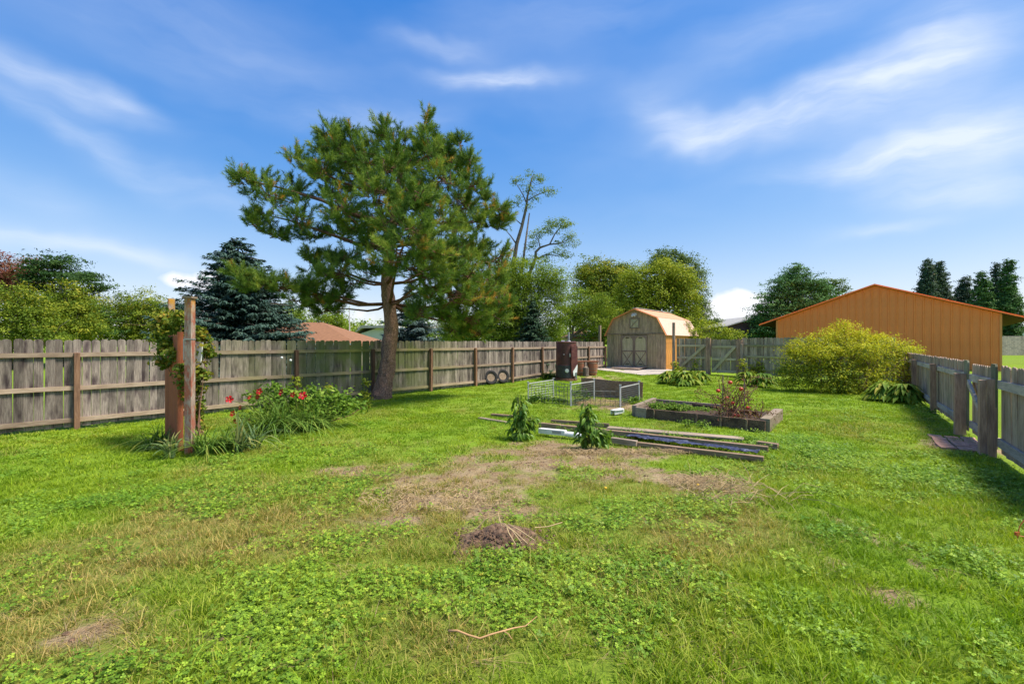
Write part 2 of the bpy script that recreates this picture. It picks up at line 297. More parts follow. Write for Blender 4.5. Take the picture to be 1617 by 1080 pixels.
# ------------------------------------------------------------------ mesh helpers
class MB:
    def __init__(s): s.v = []; s.f = []
    def poly(s, verts, faces):
        o = len(s.v); s.v += [tuple(p) for p in verts]; s.f += [tuple(i+o for i in f) for f in faces]; return s
    def box(s, c, d, rot=None):
        hx, hy, hz = d[0]/2, d[1]/2, d[2]/2
        vs = [Vector((x, y, z)) for z in (-hz, hz) for x, y in ((-hx, -hy), (hx, -hy), (hx, hy), (-hx, hy))]
        if rot is not None: vs = [rot @ p for p in vs]
        c = Vector(c); vs = [p+c for p in vs]
        return s.poly(vs, [(3, 2, 1, 0), (4, 5, 6, 7), (0, 1, 5, 4), (1, 2, 6, 5), (2, 3, 7, 6), (3, 0, 4, 7)])
    def beam(s, a, b, w, h, up=Vector((0, 0, 1))):
        a = Vector(a); b = Vector(b); d = b-a; L = d.length; x = d.normalized(); y = up.cross(x)
        if y.length < 1e-4: y = Vector((0, 1, 0))
        y.normalize(); z = x.cross(y); m = Matrix((x, y, z)).transposed()
        return s.box((a+b)/2, (L, w, h), m)
    def tube(s, pts, rad, n=7, cap=True):
        pts = [Vector(p) for p in pts]; rad = rad if hasattr(rad, '__len__') else [rad]*len(pts)
        o = len(s.v); prev = None
        for i, p in enumerate(pts):
            t = (pts[min(i+1, len(pts)-1)]-pts[max(i-1, 0)]).normalized()
            if prev is None:
                u = t.cross(Vector((0, 1, 0)) if abs(t.y) < .9 else Vector((1, 0, 0))).normalized()
            else:
                u = (prev-t*prev.dot(t)); u = u.normalized() if u.length > 1e-5 else prev
            prev = u; v = t.cross(u)
            for k in range(n):
                a = 2*math.pi*k/n; s.v.append(tuple(p+(u*math.cos(a)+v*math.sin(a))*rad[i]))
        for i in range(len(pts)-1):
            for k in range(n):
                s.f.append((o+i*n+k, o+i*n+(k+1) % n, o+(i+1)*n+(k+1) % n, o+(i+1)*n+k))
        if cap: s.f.append(tuple(o+k for k in range(n))[::-1]); s.f.append(tuple(o+(len(pts)-1)*n+k for k in range(n)))
        return s
    def prism(s, outline, y0, y1):
        """outline in (x,z), extruded along y"""
        n = len(outline); vs = [(x, y0, z) for x, z in outline]+[(x, y1, z) for x, z in outline]
        return s.poly(vs, [tuple(range(n)), tuple(range(2*n-1, n-1, -1))]+[(i, i+n, (i+1) % n+n, (i+1) % n) for i in range(n)])
    def lathe(s, prof, c=(0, 0, 0), n=20):
        o = len(s.v)
        for r, z in prof:
            for k in range(n):
                a = 2*math.pi*k/n; s.v.append((c[0]+r*math.cos(a), c[1]+r*math.sin(a), c[2]+z))
        for i in range(len(prof)-1):
            for k in range(n): s.f.append((o+i*n+k, o+i*n+(k+1) % n, o+(i+1)*n+(k+1) % n, o+(i+1)*n+k))
        s.f.append(tuple(o+k for k in range(n))[::-1]); s.f.append(tuple(o+(len(prof)-1)*n+k for k in range(n))); return s
    def mesh(s, name='mesh'):
        m = bpy.data.meshes.new(name); m.from_pydata(s.v, [], s.f); m.update(); return m
def link(name, data, parent=None, loc=None, rot=None):
    o = bpy.data.objects.new(name, data); COL.objects.link(o)
    if parent: o.parent = parent
    if loc is not None: o.location = loc
    if rot is not None: o.rotation_euler = rot
    return o
def obj(name, mb, mat, parent=None, loc=None, rot=None, smooth=False):
    m = mb.mesh(name) if isinstance(mb, MB) else mb
    if mat and not m.materials: m.materials.append(mat)
    if smooth: m.polygons.foreach_set('use_smooth', [True]*len(m.polygons))
    return link(name, m, parent, loc, rot)
def tag(o, label=None, cat=None, group=None, kind=None):
    if label: o['label'] = label
    if cat: o['category'] = cat
    if group: o['group'] = group
    if kind: o['kind'] = kind
    return o
def thing(name, label, cat, loc=(0, 0, 0), rz=0, group=None):
    return tag(link(name, None, None, loc, (0, 0, rz)), label, cat, group)
def npmesh(name, verts, quads, v=None, mat=None, nside=4):
    """fast mesh: verts (n,3), quads (m,nside); v = face attribute"""
    m = bpy.data.meshes.new(name); verts = np.asarray(verts, np.float32); quads = np.asarray(quads, np.int32)
    m.vertices.add(len(verts)); m.vertices.foreach_set('co', verts.ravel())
    k = quads.size; m.loops.add(k); m.loops.foreach_set('vertex_index', quads.ravel())
    m.polygons.add(len(quads)); m.polygons.foreach_set('loop_start', np.arange(0, k, nside, dtype=np.int32)); m.polygons.foreach_set('loop_total', np.full(len(quads), nside, np.int32))
    if v is not None:
        a = m.attributes.new('v', 'FLOAT', 'FACE'); a.data.foreach_set('value', np.asarray(v, np.float32))
    m.update(calc_edges=True)
    if mat: m.materials.append(mat)
    return m
def unit(a): return a/np.maximum(np.linalg.norm(a, axis=-1, keepdims=True), 1e-9)
def leaves(pos, nrm, size, v, aspect=1.7, fold=.18, updir=None):
    """one folded rhombus (two quads' worth as 4-gon) for each leaf -> verts, quads, v"""
    n = len(pos); nrm = unit(nrm); r = RNG.normal(size=(n, 3)) if updir is None else updir+RNG.normal(size=(n, 3))*.35
    a = unit(r-nrm*np.sum(r*nrm, 1, keepdims=True)); b = np.cross(nrm, a); s = np.asarray(size).reshape(-1, 1)*np.ones((n, 1))
    L = s*.5; W = s*.5/aspect
    vs = np.stack([pos-a*L, pos+b*W+nrm*fold*W-a*L*.1, pos+a*L-nrm*fold*L, pos-b*W+nrm*fold*W-a*L*.1], 1).reshape(-1, 3)
    q = np.arange(4*n).reshape(n, 4); return vs, q, v
def lobe_leaves(lobes, dens, size, clump=.28, up=.6, per=26, aspect=1.6, shell=.55, voff=0.0, seed=0, vclump=.6, squash=.6):
    """leaf clumps spread through a set of ellipsoids (cx,cy,cz,rx,ry,rz[,voff])"""
    rg = np.random.default_rng(seed+100); PP = []; NN = []; VV = []; SS = []
    for lb in lobes:
        cx, cy, cz, rx, ry, rz = lb[:6]; vo = lb[6] if len(lb) > 6 else 0
        area = (rx*ry+rx*rz+ry*rz)*4.19; m = max(4, int(area*dens))
        d = unit(rg.normal(size=(m, 3))); rr = shell+(1-shell)*rg.random((m, 1))**.6
        rr = rr*(1+.23*rg.normal(size=(m, 1)))
        c = d*rr*np.array([rx, ry, rz])+np.array([cx, cy, cz]); cs = clump*(.6+.8*rg.random((m, 1)))
        k = per; off = rg.normal(size=(m, k, 3))*np.array([1, 1, squash])*cs[:, None, :]*.6
        p = c[:, None, :]+off; nr = d[:, None, :]*.5+np.array([0, 0, up])+rg.normal(size=(m, k, 3))*.55+off/np.maximum(cs[:, None, :], .01)*.3
        v = (rg.random((m, 1))*vclump+rg.random((m, k))*(1-vclump)+vo+voff)
        PP.append(p.reshape(-1, 3)); NN.append(nr.reshape(-1, 3)); VV.append(v.ravel()); SS.append((size*(.6+.8*rg.random((m*k)))))
    P_ = np.concatenate(PP); return leaves(P_, np.concatenate(NN), np.concatenate(SS), np.clip(np.concatenate(VV), 0, 1), aspect)
def join(parts):
    vs = []; qs = []; v = []; o = 0
    for a, q, vv in parts: vs.append(a); qs.append(q+o); v.append(np.asarray(vv)*np.ones(len(q))); o += len(a)
    return np.concatenate(vs), np.concatenate(qs), np.concatenate(v)

# ------------------------------------------------------------------ lawn masks
def ell(x, y, cx, cy, rx, ry, deg=0):
    c, s = math.cos(R(deg)), math.sin(R(deg)); dx = x-cx; dy = y-cy
    return np.exp(-(((dx*c+dy*s)/rx)**2+((-dx*s+dy*c)/ry)**2))
def gpatch(px, py, wx, wy):
    """patch given in photo pixels -> ground ellipse"""
    X, Y = G(px, py); return X, Y, wx/F*Y, max(.12, wy*Y*Y/(CAMH*F))
DIRT = [(545, 741, 42, 7, .75), (760, 755, 210, 42, .32), (700, 765, 70, 16, .28), (655, 790, 45, 12, .45), (820, 715, 100, 14, .45), (950, 735, 150, 18, .25), (985, 712, 110, 8, .5), (870, 700, 70, 8, .45), (800, 800, 80, 14, .35), (1080, 745, 90, 14, .3),
        (790, 845, 55, 22, .9), (620, 815, 60, 10, .35), (1120, 768, 60, 16, .5), (1170, 785, 50, 8, .35), (110, 1003, 50, 9, .5), (190, 988, 50, 7, .4), (1385, 850, 9, 50, .6), (1385, 930, 26, 12, .55), (1440, 945, 45, 9, .5),
        (1540, 706, 45, 14, .9), (960, 640, 60, 12, .6), (1270, 1010, 30, 14, .35), (1310, 880, 26, 8, .3), (940, 596, 60, 3, .5), (350, 1000, 60, 10, .25)]
DIRTW = [(*gpatch(a, b, c, d), e) for a, b, c, d, e in DIRT]
CLOV = [(240, 790, 180, 25, .8), (680, 930, 220, 50, 1.0), (440, 985, 120, 60, .8), (150, 1060, 160, 30, .5), (1130, 790, 140, 25, .6), (1480, 760, 140, 70, .7), (1560, 900, 90, 60, .7), (950, 905, 110, 30, .6), (360, 760, 70, 8, .6), (820, 815, 80, 12, .6), (1010, 1010, 110, 60, .55),
        (1130, 685, 50, 10, .7), (560, 770, 70, 16, .6), (1230, 690, 50, 16, .6), (950, 830, 100, 20, .6)]
CLOVW = [(*gpatch(a, b, c, d), e) for a, b, c, d, e in CLOV]
DRY = [(150, 880, 300, 120, .7), (400, 850, 250, 60, .5), (1150, 850, 150, 60, .6), (650, 1020, 200, 60, .7), (800, 760, 330, 60, .8), (1250, 700, 60, 20, .3), (120, 990, 150, 40, .8), (1080, 900, 60, 80, .3), (1500, 1040, 120, 40, .4), (560, 700, 100, 10, .5), (60, 1040, 200, 60, .5)]
DRYW = [(*gpatch(a, b, c, d), e) for a, b, c, d, e in DRY]
def dirtm(x, y):
    t = 0
    for cx, cy, rx, ry, a in DIRTW: t = t+a*ell(x, y, cx, cy, rx, ry)
    n = fbm(x, y, 2.6, 4); n2 = fbm(x+11, y+5, 7.5, 3); return np.clip(t*1.5+((n-.5)*2.6+(n2-.5)*1.8)*np.minimum(1, t*2.4)-.10, 0, 1)
def clovm(x, y):
    t = 0
    for cx, cy, rx, ry, a in CLOVW: t = t+a*ell(x, y, cx, cy, rx, ry)
    n = fbm(x+50, y+20, 1.6, 4); return np.clip((t+.12)*1.4+(n-.5)*3.0-.35, 0, 1)
def drym(x, y):
    t = 0
    for cx, cy, rx, ry, a in DRYW: t = t+a*ell(x, y, cx, cy, rx, ry)
    n = fbm(x+90, y-20, .9, 4); return np.clip(t*.78+(n-.45)*1.4+.06, 0, 1)

# ------------------------------------------------------------------ ground
def axis(a, b, st, lo, hi):
    c = list(np.arange(a, b, st)); s = st; x = c[-1]
    while x < hi: s *= 1.16; x += s; c.append(x)
    s = st; x = c[0]; pre = []
    while x > lo: s *= 1.16; x -= s; pre.append(x)
    return np.array(pre[::-1]+c)
xs = axis(-11, 14, .11, -900, 900); ys = axis(1.4, 19, .11, -300, 1600)
XX, YY = np.meshgrid(xs, ys); near = np.exp(-np.maximum(0, np.hypot(XX, YY-8)-14)/6)
HOLE = G(752, 868)
ZZ = gz(XX, YY)+bump(XX, YY)*near-.02
ZZ -= .12*ell(XX, YY, HOLE[0], HOLE[1], .16, .13)
nx, ny = len(xs), len(ys); idx = np.arange(nx*ny).reshape(ny, nx)
qd = np.stack([idx[:-1, :-1], idx[:-1, 1:], idx[1:, 1:], idx[1:, :-1]], -1).reshape(-1, 4)
gm = npmesh('ground', np.stack([XX, YY, ZZ], -1).reshape(-1, 3), qd)
for nm, fn in (('dirt', dirtm), ('dry', drym)):
    a = gm.attributes.new(nm, 'FLOAT', 'POINT'); a.data.foreach_set('value', fn(XX, YY).ravel().astype(np.float32))
gm.polygons.foreach_set('use_smooth', [True]*len(gm.polygons))
def ground_mat():
    m, nt, b = newmat('lawn_soil'); N = nt.nodes; L = nt.links; ge = N.new('ShaderNodeNewGeometry'); p = ge.outputs['Position']
    d = N.new('ShaderNodeAttribute'); d.attribute_name = 'dirt'; dr = N.new('ShaderNodeAttribute'); dr.attribute_name = 'dry'
    f1 = tnoise(nt, p, 35, 5, .7); f2 = tnoise(nt, p, 3.0, 6, .65); f3 = tnoise(nt, p, .22, 4, .6)
    green = ramp(nt, [(.3, (.07, .13, .01)), (.5, (.16, .26, .018)), (.72, (.27, .36, .03))], f1)
    green = mix(nt, math_(nt, 'MULTIPLY_ADD', f3, 2.4, -.9, True), green, mix(nt, f1, (.13, .25, .018), (.26, .37, .03)))
    green = mix(nt, math_(nt, 'MULTIPLY', dr.outputs['Fac'], .55), green, mix(nt, f1, (.12, .10, .03), (.27, .22, .08)))
    brown = mix(nt, math_(nt, 'MULTIPLY_ADD', f2, 3, -1, True), mix(nt, f1, (.10, .065, .04), (.38, .26, .15)), mix(nt, f1, (.24, .18, .10), (.56, .44, .26)))
    c = mix(nt, math_(nt, 'MULTIPLY_ADD', math_(nt, 'ADD', d.outputs['Fac'], math_(nt, 'MULTIPLY_ADD', f1, .5, -.25)), 1.8, -.35, True), green, brown)
    L.new(c, b.inputs['Base Color']); b.inputs['Roughness'].default_value = .95; b.inputs['Specular IOR Level'].default_value = .1
    bumpn(nt, b, f1, .9, .03); return m
gm.materials.append(ground_mat()); ground = link('ground', gm); tag(ground, 'mown green lawn with brown worn patches reaching past the fences', kind='structure')

# ------------------------------------------------------------------ grass by geometry nodes
def grassmat(name, lush, yellow, dry, trans=.35):
    m, nt, b = newmat(name); N = nt.nodes; L = nt.links
    at = N.new('ShaderNodeAttribute'); at.attribute_name = 'tone'; at.attribute_type = 'INSTANCER'
    vv = N.new('ShaderNodeAttribute'); vv.attribute_name = 'v'
    ge = N.new('ShaderNodeNewGeometry'); f = tnoise(nt, ge.outputs['Position'], .8, 4, .6)
    g = mix(nt, math_(nt, 'MULTIPLY_ADD', f, 3.0, -1.05, True), lush, yellow)
    t = math_(nt, 'ADD', math_(nt, 'MULTIPLY', at.outputs['Fac'], .95), math_(nt, 'MULTIPLY_ADD', vv.outputs['Fac'], .7, -.42))
    c = mix(nt, math_(nt, 'MULTIPLY_ADD', t, 1.5, -.25, True), g, dry)
    c = mix(nt, 1.0, c, ramp(nt, [(0, (.52, .55, .6)), (1, (1.38, 1.3, 1.15))], vv.outputs['Fac']), 'MULTIPLY')
    L.new(c, b.inputs['Base Color']); b.inputs['Roughness'].default_value = .5; b.inputs['Specular IOR Level'].default_value = .22
    tr = N.new('ShaderNodeBsdfTranslucent'); L.new(mix(nt, 1.0, c, (1.2, 1.2, .6), 'MULTIPLY'), tr.inputs['Color'])
    ms = N.new('ShaderNodeMixShader'); ms.inputs[0].default_value = trans; L.new(b.outputs[0], ms.inputs[1]); L.new(tr.outputs[0], ms.inputs[2]); L.new(ms.outputs[0], N['Material Output'].inputs[0]); return m
M_GRASS = grassmat('grass_blade', (.185, .335, .014), (.35, .46, .024), (.44, .35, .12))
M_CLOV = grassmat('clover_leaf', (.17, .345, .028), (.30, .45, .04), (.38, .39, .06), .3)
M_STRAWI = grassmat('straw_blade', (.46, .33, .18), (.50, .38, .20), (.34, .22, .12), .15)
def tuft(name, n, h, wd, spread, lean, mat, seg=3):
    rg = np.random.default_rng(abs(hash(name)) % 1000 if False else sum(map(ord, name))); V = []; Q = []; vv = []
    for i in range(n):
        a = rg.random()*6.283; r = spread*math.sqrt(rg.random()); x, y = r*math.cos(a), r*math.sin(a)
        b = a+rg.normal()*.9; ln = lean*(.3+rg.random()*1.1); hh = h*(.5+.7*rg.random()); ww = wd*(.7+.6*rg.random())
        c = rg.random()*6.283; sx, sy = math.cos(c), math.sin(c); o = len(V)
        for k in range(seg+1):
            t = k/seg; cx = x+math.cos(b)*ln*hh*t*t; cy = y+math.sin(b)*ln*hh*t*t; z = hh*(t-.25*ln*t*t)-.01
            w_ = ww*(1-t**1.6)*.5+.0003; V += [(cx-sx*w_, cy-sy*w_, z), (cx+sx*w_, cy+sy*w_, z)]
        q = rg.random()
        for k in range(seg): Q.append((o+2*k, o+2*k+1, o+2*k+3, o+2*k+2)); vv.append(q)
    return npmesh(name, V, Q, vv, mat)
def clover(name, n, h, r, spread, mat):
    rg = np.random.default_rng(sum(map(ord, name))); V = []; Q = []; vv = []
    for i in range(n):
        a = rg.random()*6.283; d = spread*math.sqrt(rg.random()); c = np.array([d*math.cos(a), d*math.sin(a), h*(.35+.8*rg.random())])
        nr = unit(np.array([rg.normal()*.3, rg.normal()*.3, 1.0])); t = unit(np.cross(nr, [rg.normal(), rg.normal(), .1])); s = np.cross(nr, t); q = rg.random(); rr = r*(.6+.7*rg.random()); nl = 3
        for k in range(nl):
            an = k*6.283/nl; u = t*math.cos(an)+s*math.sin(an); w_ = np.cross(nr, u); o = len(V)
            V += [c, c+u*rr*.62+w_*rr*.52-nr*rr*.05, c+u*rr*1.12+nr*rr*.04, c+u*rr*.62-w_*rr*.52-nr*rr*.05]; Q.append((o, o+1, o+2, o+3)); vv.append(min(1, max(0, q+rg.normal()*.1)))
    return npmesh(name, np.array(V), Q, vv, mat)
def scatter(name, meshes, pts, rotz, scale, tone, idxs, label, tilt=None):
    src = bpy.data.collections.new(name+'_source')
    for k, m in enumerate(meshes):
        o = bpy.data.objects.new('%s_piece_%02d' % (name, k), m); src.objects.link(o)
    pm = bpy.data.meshes.new(name); pm.vertices.add(len(pts)); pm.vertices.foreach_set('co', np.asarray(pts, np.float32).ravel())
    ro = np.zeros((len(pts), 3), np.float32); ro[:, 2] = rotz
    if tilt is not None: ro[:, 0] = tilt
    a = pm.attributes.new('rot', 'FLOAT_VECTOR', 'POINT'); a.data.foreach_set('vector', ro.ravel())
    a = pm.attributes.new('scl', 'FLOAT_VECTOR', 'POINT'); a.data.foreach_set('vector', np.asarray(scale, np.float32).ravel())
    a = pm.attributes.new('tone', 'FLOAT', 'POINT'); a.data.foreach_set('value', np.asarray(tone, np.float32))
    a = pm.attributes.new('pick', 'INT', 'POINT'); a.data.foreach_set('value', np.asarray(idxs, np.int32))
    o = link(name, pm); g = bpy.data.node_groups.new(name, 'GeometryNodeTree')
    g.interface.new_socket('Geometry', in_out='INPUT', socket_type='NodeSocketGeometry'); g.interface.new_socket('Geometry', in_out='OUTPUT', socket_type='NodeSocketGeometry')
    N = g.nodes; L = g.links; gi = N.new('NodeGroupInput'); go = N.new('NodeGroupOutput'); ip = N.new('GeometryNodeInstanceOnPoints'); ci = N.new('GeometryNodeCollectionInfo')
    ci.inputs['Collection'].default_value = src; ci.inputs['Separate Children'].default_value = True; ci.inputs['Reset Children'].default_value = True
    def na(nm, ty):
        n = N.new('GeometryNodeInputNamedAttribute'); n.data_type = ty; n.inputs['Name'].default_value = nm; return n.outputs['Attribute']
    er = N.new('FunctionNodeEulerToRotation'); L.new(na('rot', 'FLOAT_VECTOR'), er.inputs[0]); L.new(er.outputs[0], ip.inputs['Rotation'])
    L.new(na('scl', 'FLOAT_VECTOR'), ip.inputs['Scale']); L.new(na('pick', 'INT'), ip.inputs['Instance Index']); ip.inputs['Pick Instance'].default_value = True
    L.new(gi.outputs[0], ip.inputs['Points']); L.new(ci.outputs[0], ip.inputs['Instance']); L.new(ip.outputs[0], go.inputs[0])
    md = o.modifiers.new('scatter', 'NODES'); md.node_group = g; tag(o, label, kind='stuff'); return o
def sample_fan(Y0, Y1, dens, margin=1.2):
    """random points of the lawn between two distances, over the breadth seen from the yard's near end (and a bit to each side)"""
    n = int(dens*(Y1*Y1-Y0*Y0)*1.14*margin); Y = np.sqrt(RNG.random(n)*(Y1*Y1-Y0*Y0)+Y0*Y0); X = (RNG.random(n)*2-1)*1.14*margin*Y; return X, Y
def inside(x, y, pad=.05):
    """inside the fenced yard"""
    a = (x+16.94-.8*y) > pad*1.3                      # right of the left fence line
    b = (7.57+.70*(y-7.26)-x) > pad*1.2               # left of the right fence line
    c = ((x-10.25)*.62+(y-24.5)*.78) < -pad            # before the back fence
    return a & b & c
BEDQ = [(3.0, 11.34), (5.06, 9.36), (6.17, 10.85), (3.95, 13.0)]
def inquad(x, y, q):
    r = np.ones(len(x), bool); n = len(q)
    for i in range(n):
        ax, ay = q[i]; bx, by = q[(i+1) % n]; r &= ((bx-ax)*(y-ay)-(by-ay)*(x-ax)) > 0
    return r
PADQ = [(4.9, 26.6), (6.9, 24.0), (9.4, 25.6), (8.74, 26.6), (5.86, 28.9)]
def zsurf(x, y): return gz(x, y)+bump(x, y)*np.exp(-np.maximum(0, np.hypot(x, y-8)-14)/6)-.02
tn = [tuft('grass_near_%d' % i, 26, h, .0055, .075, ln, M_GRASS) for i, (h, ln) in enumerate(((.052, .7), (.068, .9), (.044, 1.1), (.105, .8)))]
tf = [tuft('grass_far_%d' % i, 34, h, .014, .17, ln, M_GRASS, 2) for i, (h, ln) in enumerate(((.055, .8), (.07, .9)))]
cl = [clover('clover_%d' % i, 22, h, .0135, .10, M_CLOV) for i, h in enumerate((.05, .075))]
cl.append(clover('clover_2', 12, .06, .021, .10, M_CLOV))
stw = [tuft('straw_%d' % i, 16, .10, .004, .12, 3.2, M_STRAWI) for i in range(2)]
PTS = []; 
def grass_layer(name, Y0, Y1, dens, meshes, probs, zs, label, kfun):
    X, Y = sample_fan(Y0, Y1, dens); k = inside(X, Y) & ~inquad(X, Y, BEDQ) & ~inquad(X, Y, PADQ) if Y1 < 33 else np.ones(len(X), bool); X, Y = X[k], Y[k]
    keep, tone, sc_ = kfun(X, Y); k = RNG.random(len(X)) < keep; X, Y, tone, sc_ = X[k], Y[k], tone[k], sc_[k]; n = len(X)
    s = np.stack([sc_*(.8+.4*RNG.random(n))]*2+[sc_*zs*(.7+.6*RNG.random(n))], 1)
    tone = np.clip(tone+(RNG.random(n) < .07)*.55*RNG.random(n)+RNG.normal(size=n)*.05, 0, 1)
    return scatter(name, meshes, np.stack([X, Y, zsurf(X, Y)], 1), RNG.random(n)*6.283, s, tone, RNG.choice(len(meshes), n, p=probs), label)
def k_grass(x, y):
    d = dirtm(x, y); c = clovm(x, y); hgt = .75+.7*fbm(x+7, y+3, 1.1, 3)+.5*ell(x, y, 1.6, 3.0, 1.4, .9)
    return (1-d*.84)*(1-c*.55), np.clip(drym(x, y)*.8+d*.4, 0, 1), hgt*(1-.35*d)
def k_far(x, y):
    d = dirtm(x, y); return (1-d*.9), np.clip(drym(x, y)*.35*np.exp(-np.maximum(0, y-10)/8), 0, 1), np.ones(len(x))
def k_clov(x, y):
    d = dirtm(x, y); c = clovm(x, y); return c*(1-d*.9), np.clip(drym(x, y)*.25, 0, 1), np.ones(len(x))
def k_straw(x, y):
    d = dirtm(x, y); return np.clip(d*1.1+drym(x, y)*.18, 0, 1), RNG.random(len(x))*.8, np.ones(len(x))
grass_layer('lawn_grass', 1.9, 6.2, 190, tn, [.34, .3, .24, .12], 1.0, 'short ragged grass blades across the near lawn', k_grass)
grass_layer('lawn_grass', 6.2, 12.5, 75, tn[:3]+tf[:1], [.3, .3, .1, .3], 1.0, 'short grass across the middle of the lawn', k_grass)
grass_layer('lawn_grass', 12.5, 30, 22, tf, [.5, .5], 1.0, 'smooth bright mown grass at the far end of the yard', k_far)
grass_layer('clover_cover', 1.9, 9, 150, cl, [.42, .33, .25], 1.0, 'patches of clover and small round weeds in the lawn', k_clov)
grass_layer('clover_cover', 9, 15, 30, cl, [.42, .33, .25], 1.3, 'weedy clover around the raised beds', k_clov)
grass_layer('dry_straw', 1.9, 13, 60, stw, [.5, .5], .6, 'dry tan straw lying on the bare patches', k_straw)

# ================================================================== fences
def picket_mb(wd, h, th=.018, top=.042):
    hw = wd/2; return MB().prism([(-hw, 0), (hw, 0), (hw, h-top), (hw-.012, h-top*.45), (hw-.035, h-.003), (0, h), (-hw+.035, h-.003), (-hw+.012, h-top*.45), (-hw, h-top)], 0, th)
def fence_line(root, length, spacing, h, mats, post_s, post_h, rails, top_z, gfun, side=-1, rail_h=.088, skip=(), post_w=.09, nail=True, p0=0.0, post_mats=None):
    """pickets on the outer face, rails and posts on the yard side (side=-1: local -y)"""
    ms = []
    for k in range(4):
        m = picket_mb(spacing-.003-.003*(k % 2), h).mesh('picket'); m.materials.append(mats[0]); ms.append(m)
    n = int(length/spacing); c = 0
    for i in range(n):
        s = p0+(i+.5)*spacing
        if any(a < s < b for a, b in skip): continue
        o = link('picket', ms[random.randrange(4)], root, (s, (.004 if side < 0 else -.022), top_z-h+random.uniform(-.016, .010)), (random.gauss(0, .005), random.gauss(0, .009), random.gauss(0, .035)))
        c += 1
    ps = sorted(post_s); prev = None
    for i, s in enumerate(ps):
        g = gfun(s); hh = post_h-g+.06; m = MB().box((0, 0, hh/2), (post_w, post_w, hh))
        m.poly([(-post_w/2, -post_w/2, hh), (post_w/2, -post_w/2, hh), (post_w/2, post_w/2, hh), (-post_w/2, post_w/2, hh), (0, 0, hh+.012)], [(0, 1, 4), (1, 2, 4), (2, 3, 4), (3, 0, 4)])
        obj('post', m, mats[2], root, (s, side*(.045+post_w/2), g-.06), (random.gauss(0, .008), random.gauss(0, .008), 0))
    for a, b in zip(ps[:-1], ps[1:]):
        if any(x0 < (a+b)/2 < x1 for x0, x1 in skip): continue
        ga, gb = gfun(a), gfun(b)
        for rz_, fol in rails:
            za = rz_+ga*fol+random.gauss(0, .006); zb = rz_+gb*fol+random.gauss(0, .006)
            m = MB().beam((0, 0, 0), (b-a+.02, 0, zb-za), .04, rail_h)
            obj('rail', m, mats[1], root, (a-.01, side*.0215, za))
LS = (-16.94+.8*4.6, 4.6); LD = (.6247, .7809); LANG = math.atan2(LD[1], LD[0])
def lpos(s, off=0): return LS[0]+LD[0]*s+LD[1]*off, LS[1]+LD[1]*s-LD[0]*off      # off > 0: into the yard
def lx(px):
    k = (px-CX)/F; Y = 16.94/(.8-k); return (Y-LS[1])/LD[1]
lf = thing('picket_fence', 'long tall weathered grey privacy fence with brown posts behind the pine tree', 'fence', (LS[0], LS[1], 0), LANG)
lposts = [lx(p) for p in (120, 300, 466, 587, 678, 749, 807, 855, 894, 928, 954)]; lposts = [lposts[0]-2*2.42, lposts[0]-2.42]+lposts
LLEN = lposts[-1]+.05
fence_line(lf, LLEN, .1435, 1.80, (M_PICK, M_RAIL, M_POST), lposts, 1.56, ((.17, 1), (.83, .55), (1.53, 0)), 1.845, lambda s: gz1(0, lpos(s)[1]))
# back fence: pickets, two gates
BS = (8.94, 25.53); BD = (.783, -.622); BANG = math.atan2(BD[1], BD[0])
def bpos(s, off=0): return BS[0]+BD[0]*s-(-BD[1])*off*1.0, BS[1]+BD[1]*s-BD[0]*off
def bx_(px):
    k = (px-CX)/F; return (BS[0]-k*BS[1])/(k*BD[1]-BD[0])
bf = thing('picket_fence', 'shaded mossy back fence between the two wooden gates and the yellow green bush', 'fence', (BS[0], BS[1], 0), BANG)
b1, b2, b3 = bx_(1072), bx_(1119), bx_(1169); BL = 9.35
fence_line(bf, BL, .142, 1.85, (M_PICKB, M_RAILB, M_POSTG), [b3+.08, b3+2.3, b3+4.6, BL], 1.72, ((.42, .5), (1.05, .5), (1.62, .2)), 2.03, lambda s: gz1(0, bpos(s)[1]), post_w=.11, skip=((-1, b3+.02),))
M_RAILG = wood('gate_brace_wood', [(.34, .26, .15), (.60, .48, .30), (.72, .60, .42)], (.24, .18, .10), .4, .5, (.30, .32, .08), 'x', rand=.1)
def gate(label, s0, s1, brace_up, bottom=True):
    g = thing('wooden_gate', label, 'gate', (bpos(s0)[0], bpos(s0)[1], gz1(0, bpos(s0)[1])), BANG, 'wooden gates in the back fence')
    n = max(2, int((s1-s0)/.142)); wd = (s1-s0)/n; m = picket_mb(wd-.006, 1.72).mesh('picket'); m.materials.append(M_PICKB)
    for i in range(n): link('picket', m, g, ((i+.5)*wd, .004, .08+random.uniform(-.01, .01)), (0, random.gauss(0, .006), 0))
    L = s1-s0
    for z in (.16, .78, 1.42) if bottom else (.78, 1.42): obj('rail', MB().box((L/2, -.021, z), (L-.05, .04, .11)), M_RAILG, g)
    a, b = ((.06, -.062, .12), (L-.1, -.062, 1.42)) if brace_up else ((.06, -.062, 1.42), (L-.1, -.062, .12))
    obj('brace', MB().beam(a, b, .05, .13), M_RAILG, g); return g
g1 = gate('wooden gate with a long diagonal brace, next to the shed corner post', b1-.12, b2-.1, True, False)
g2 = gate('narrower wooden gate with a diagonal brace behind the dried tomato plant', b2+.13, b3-.14, True)
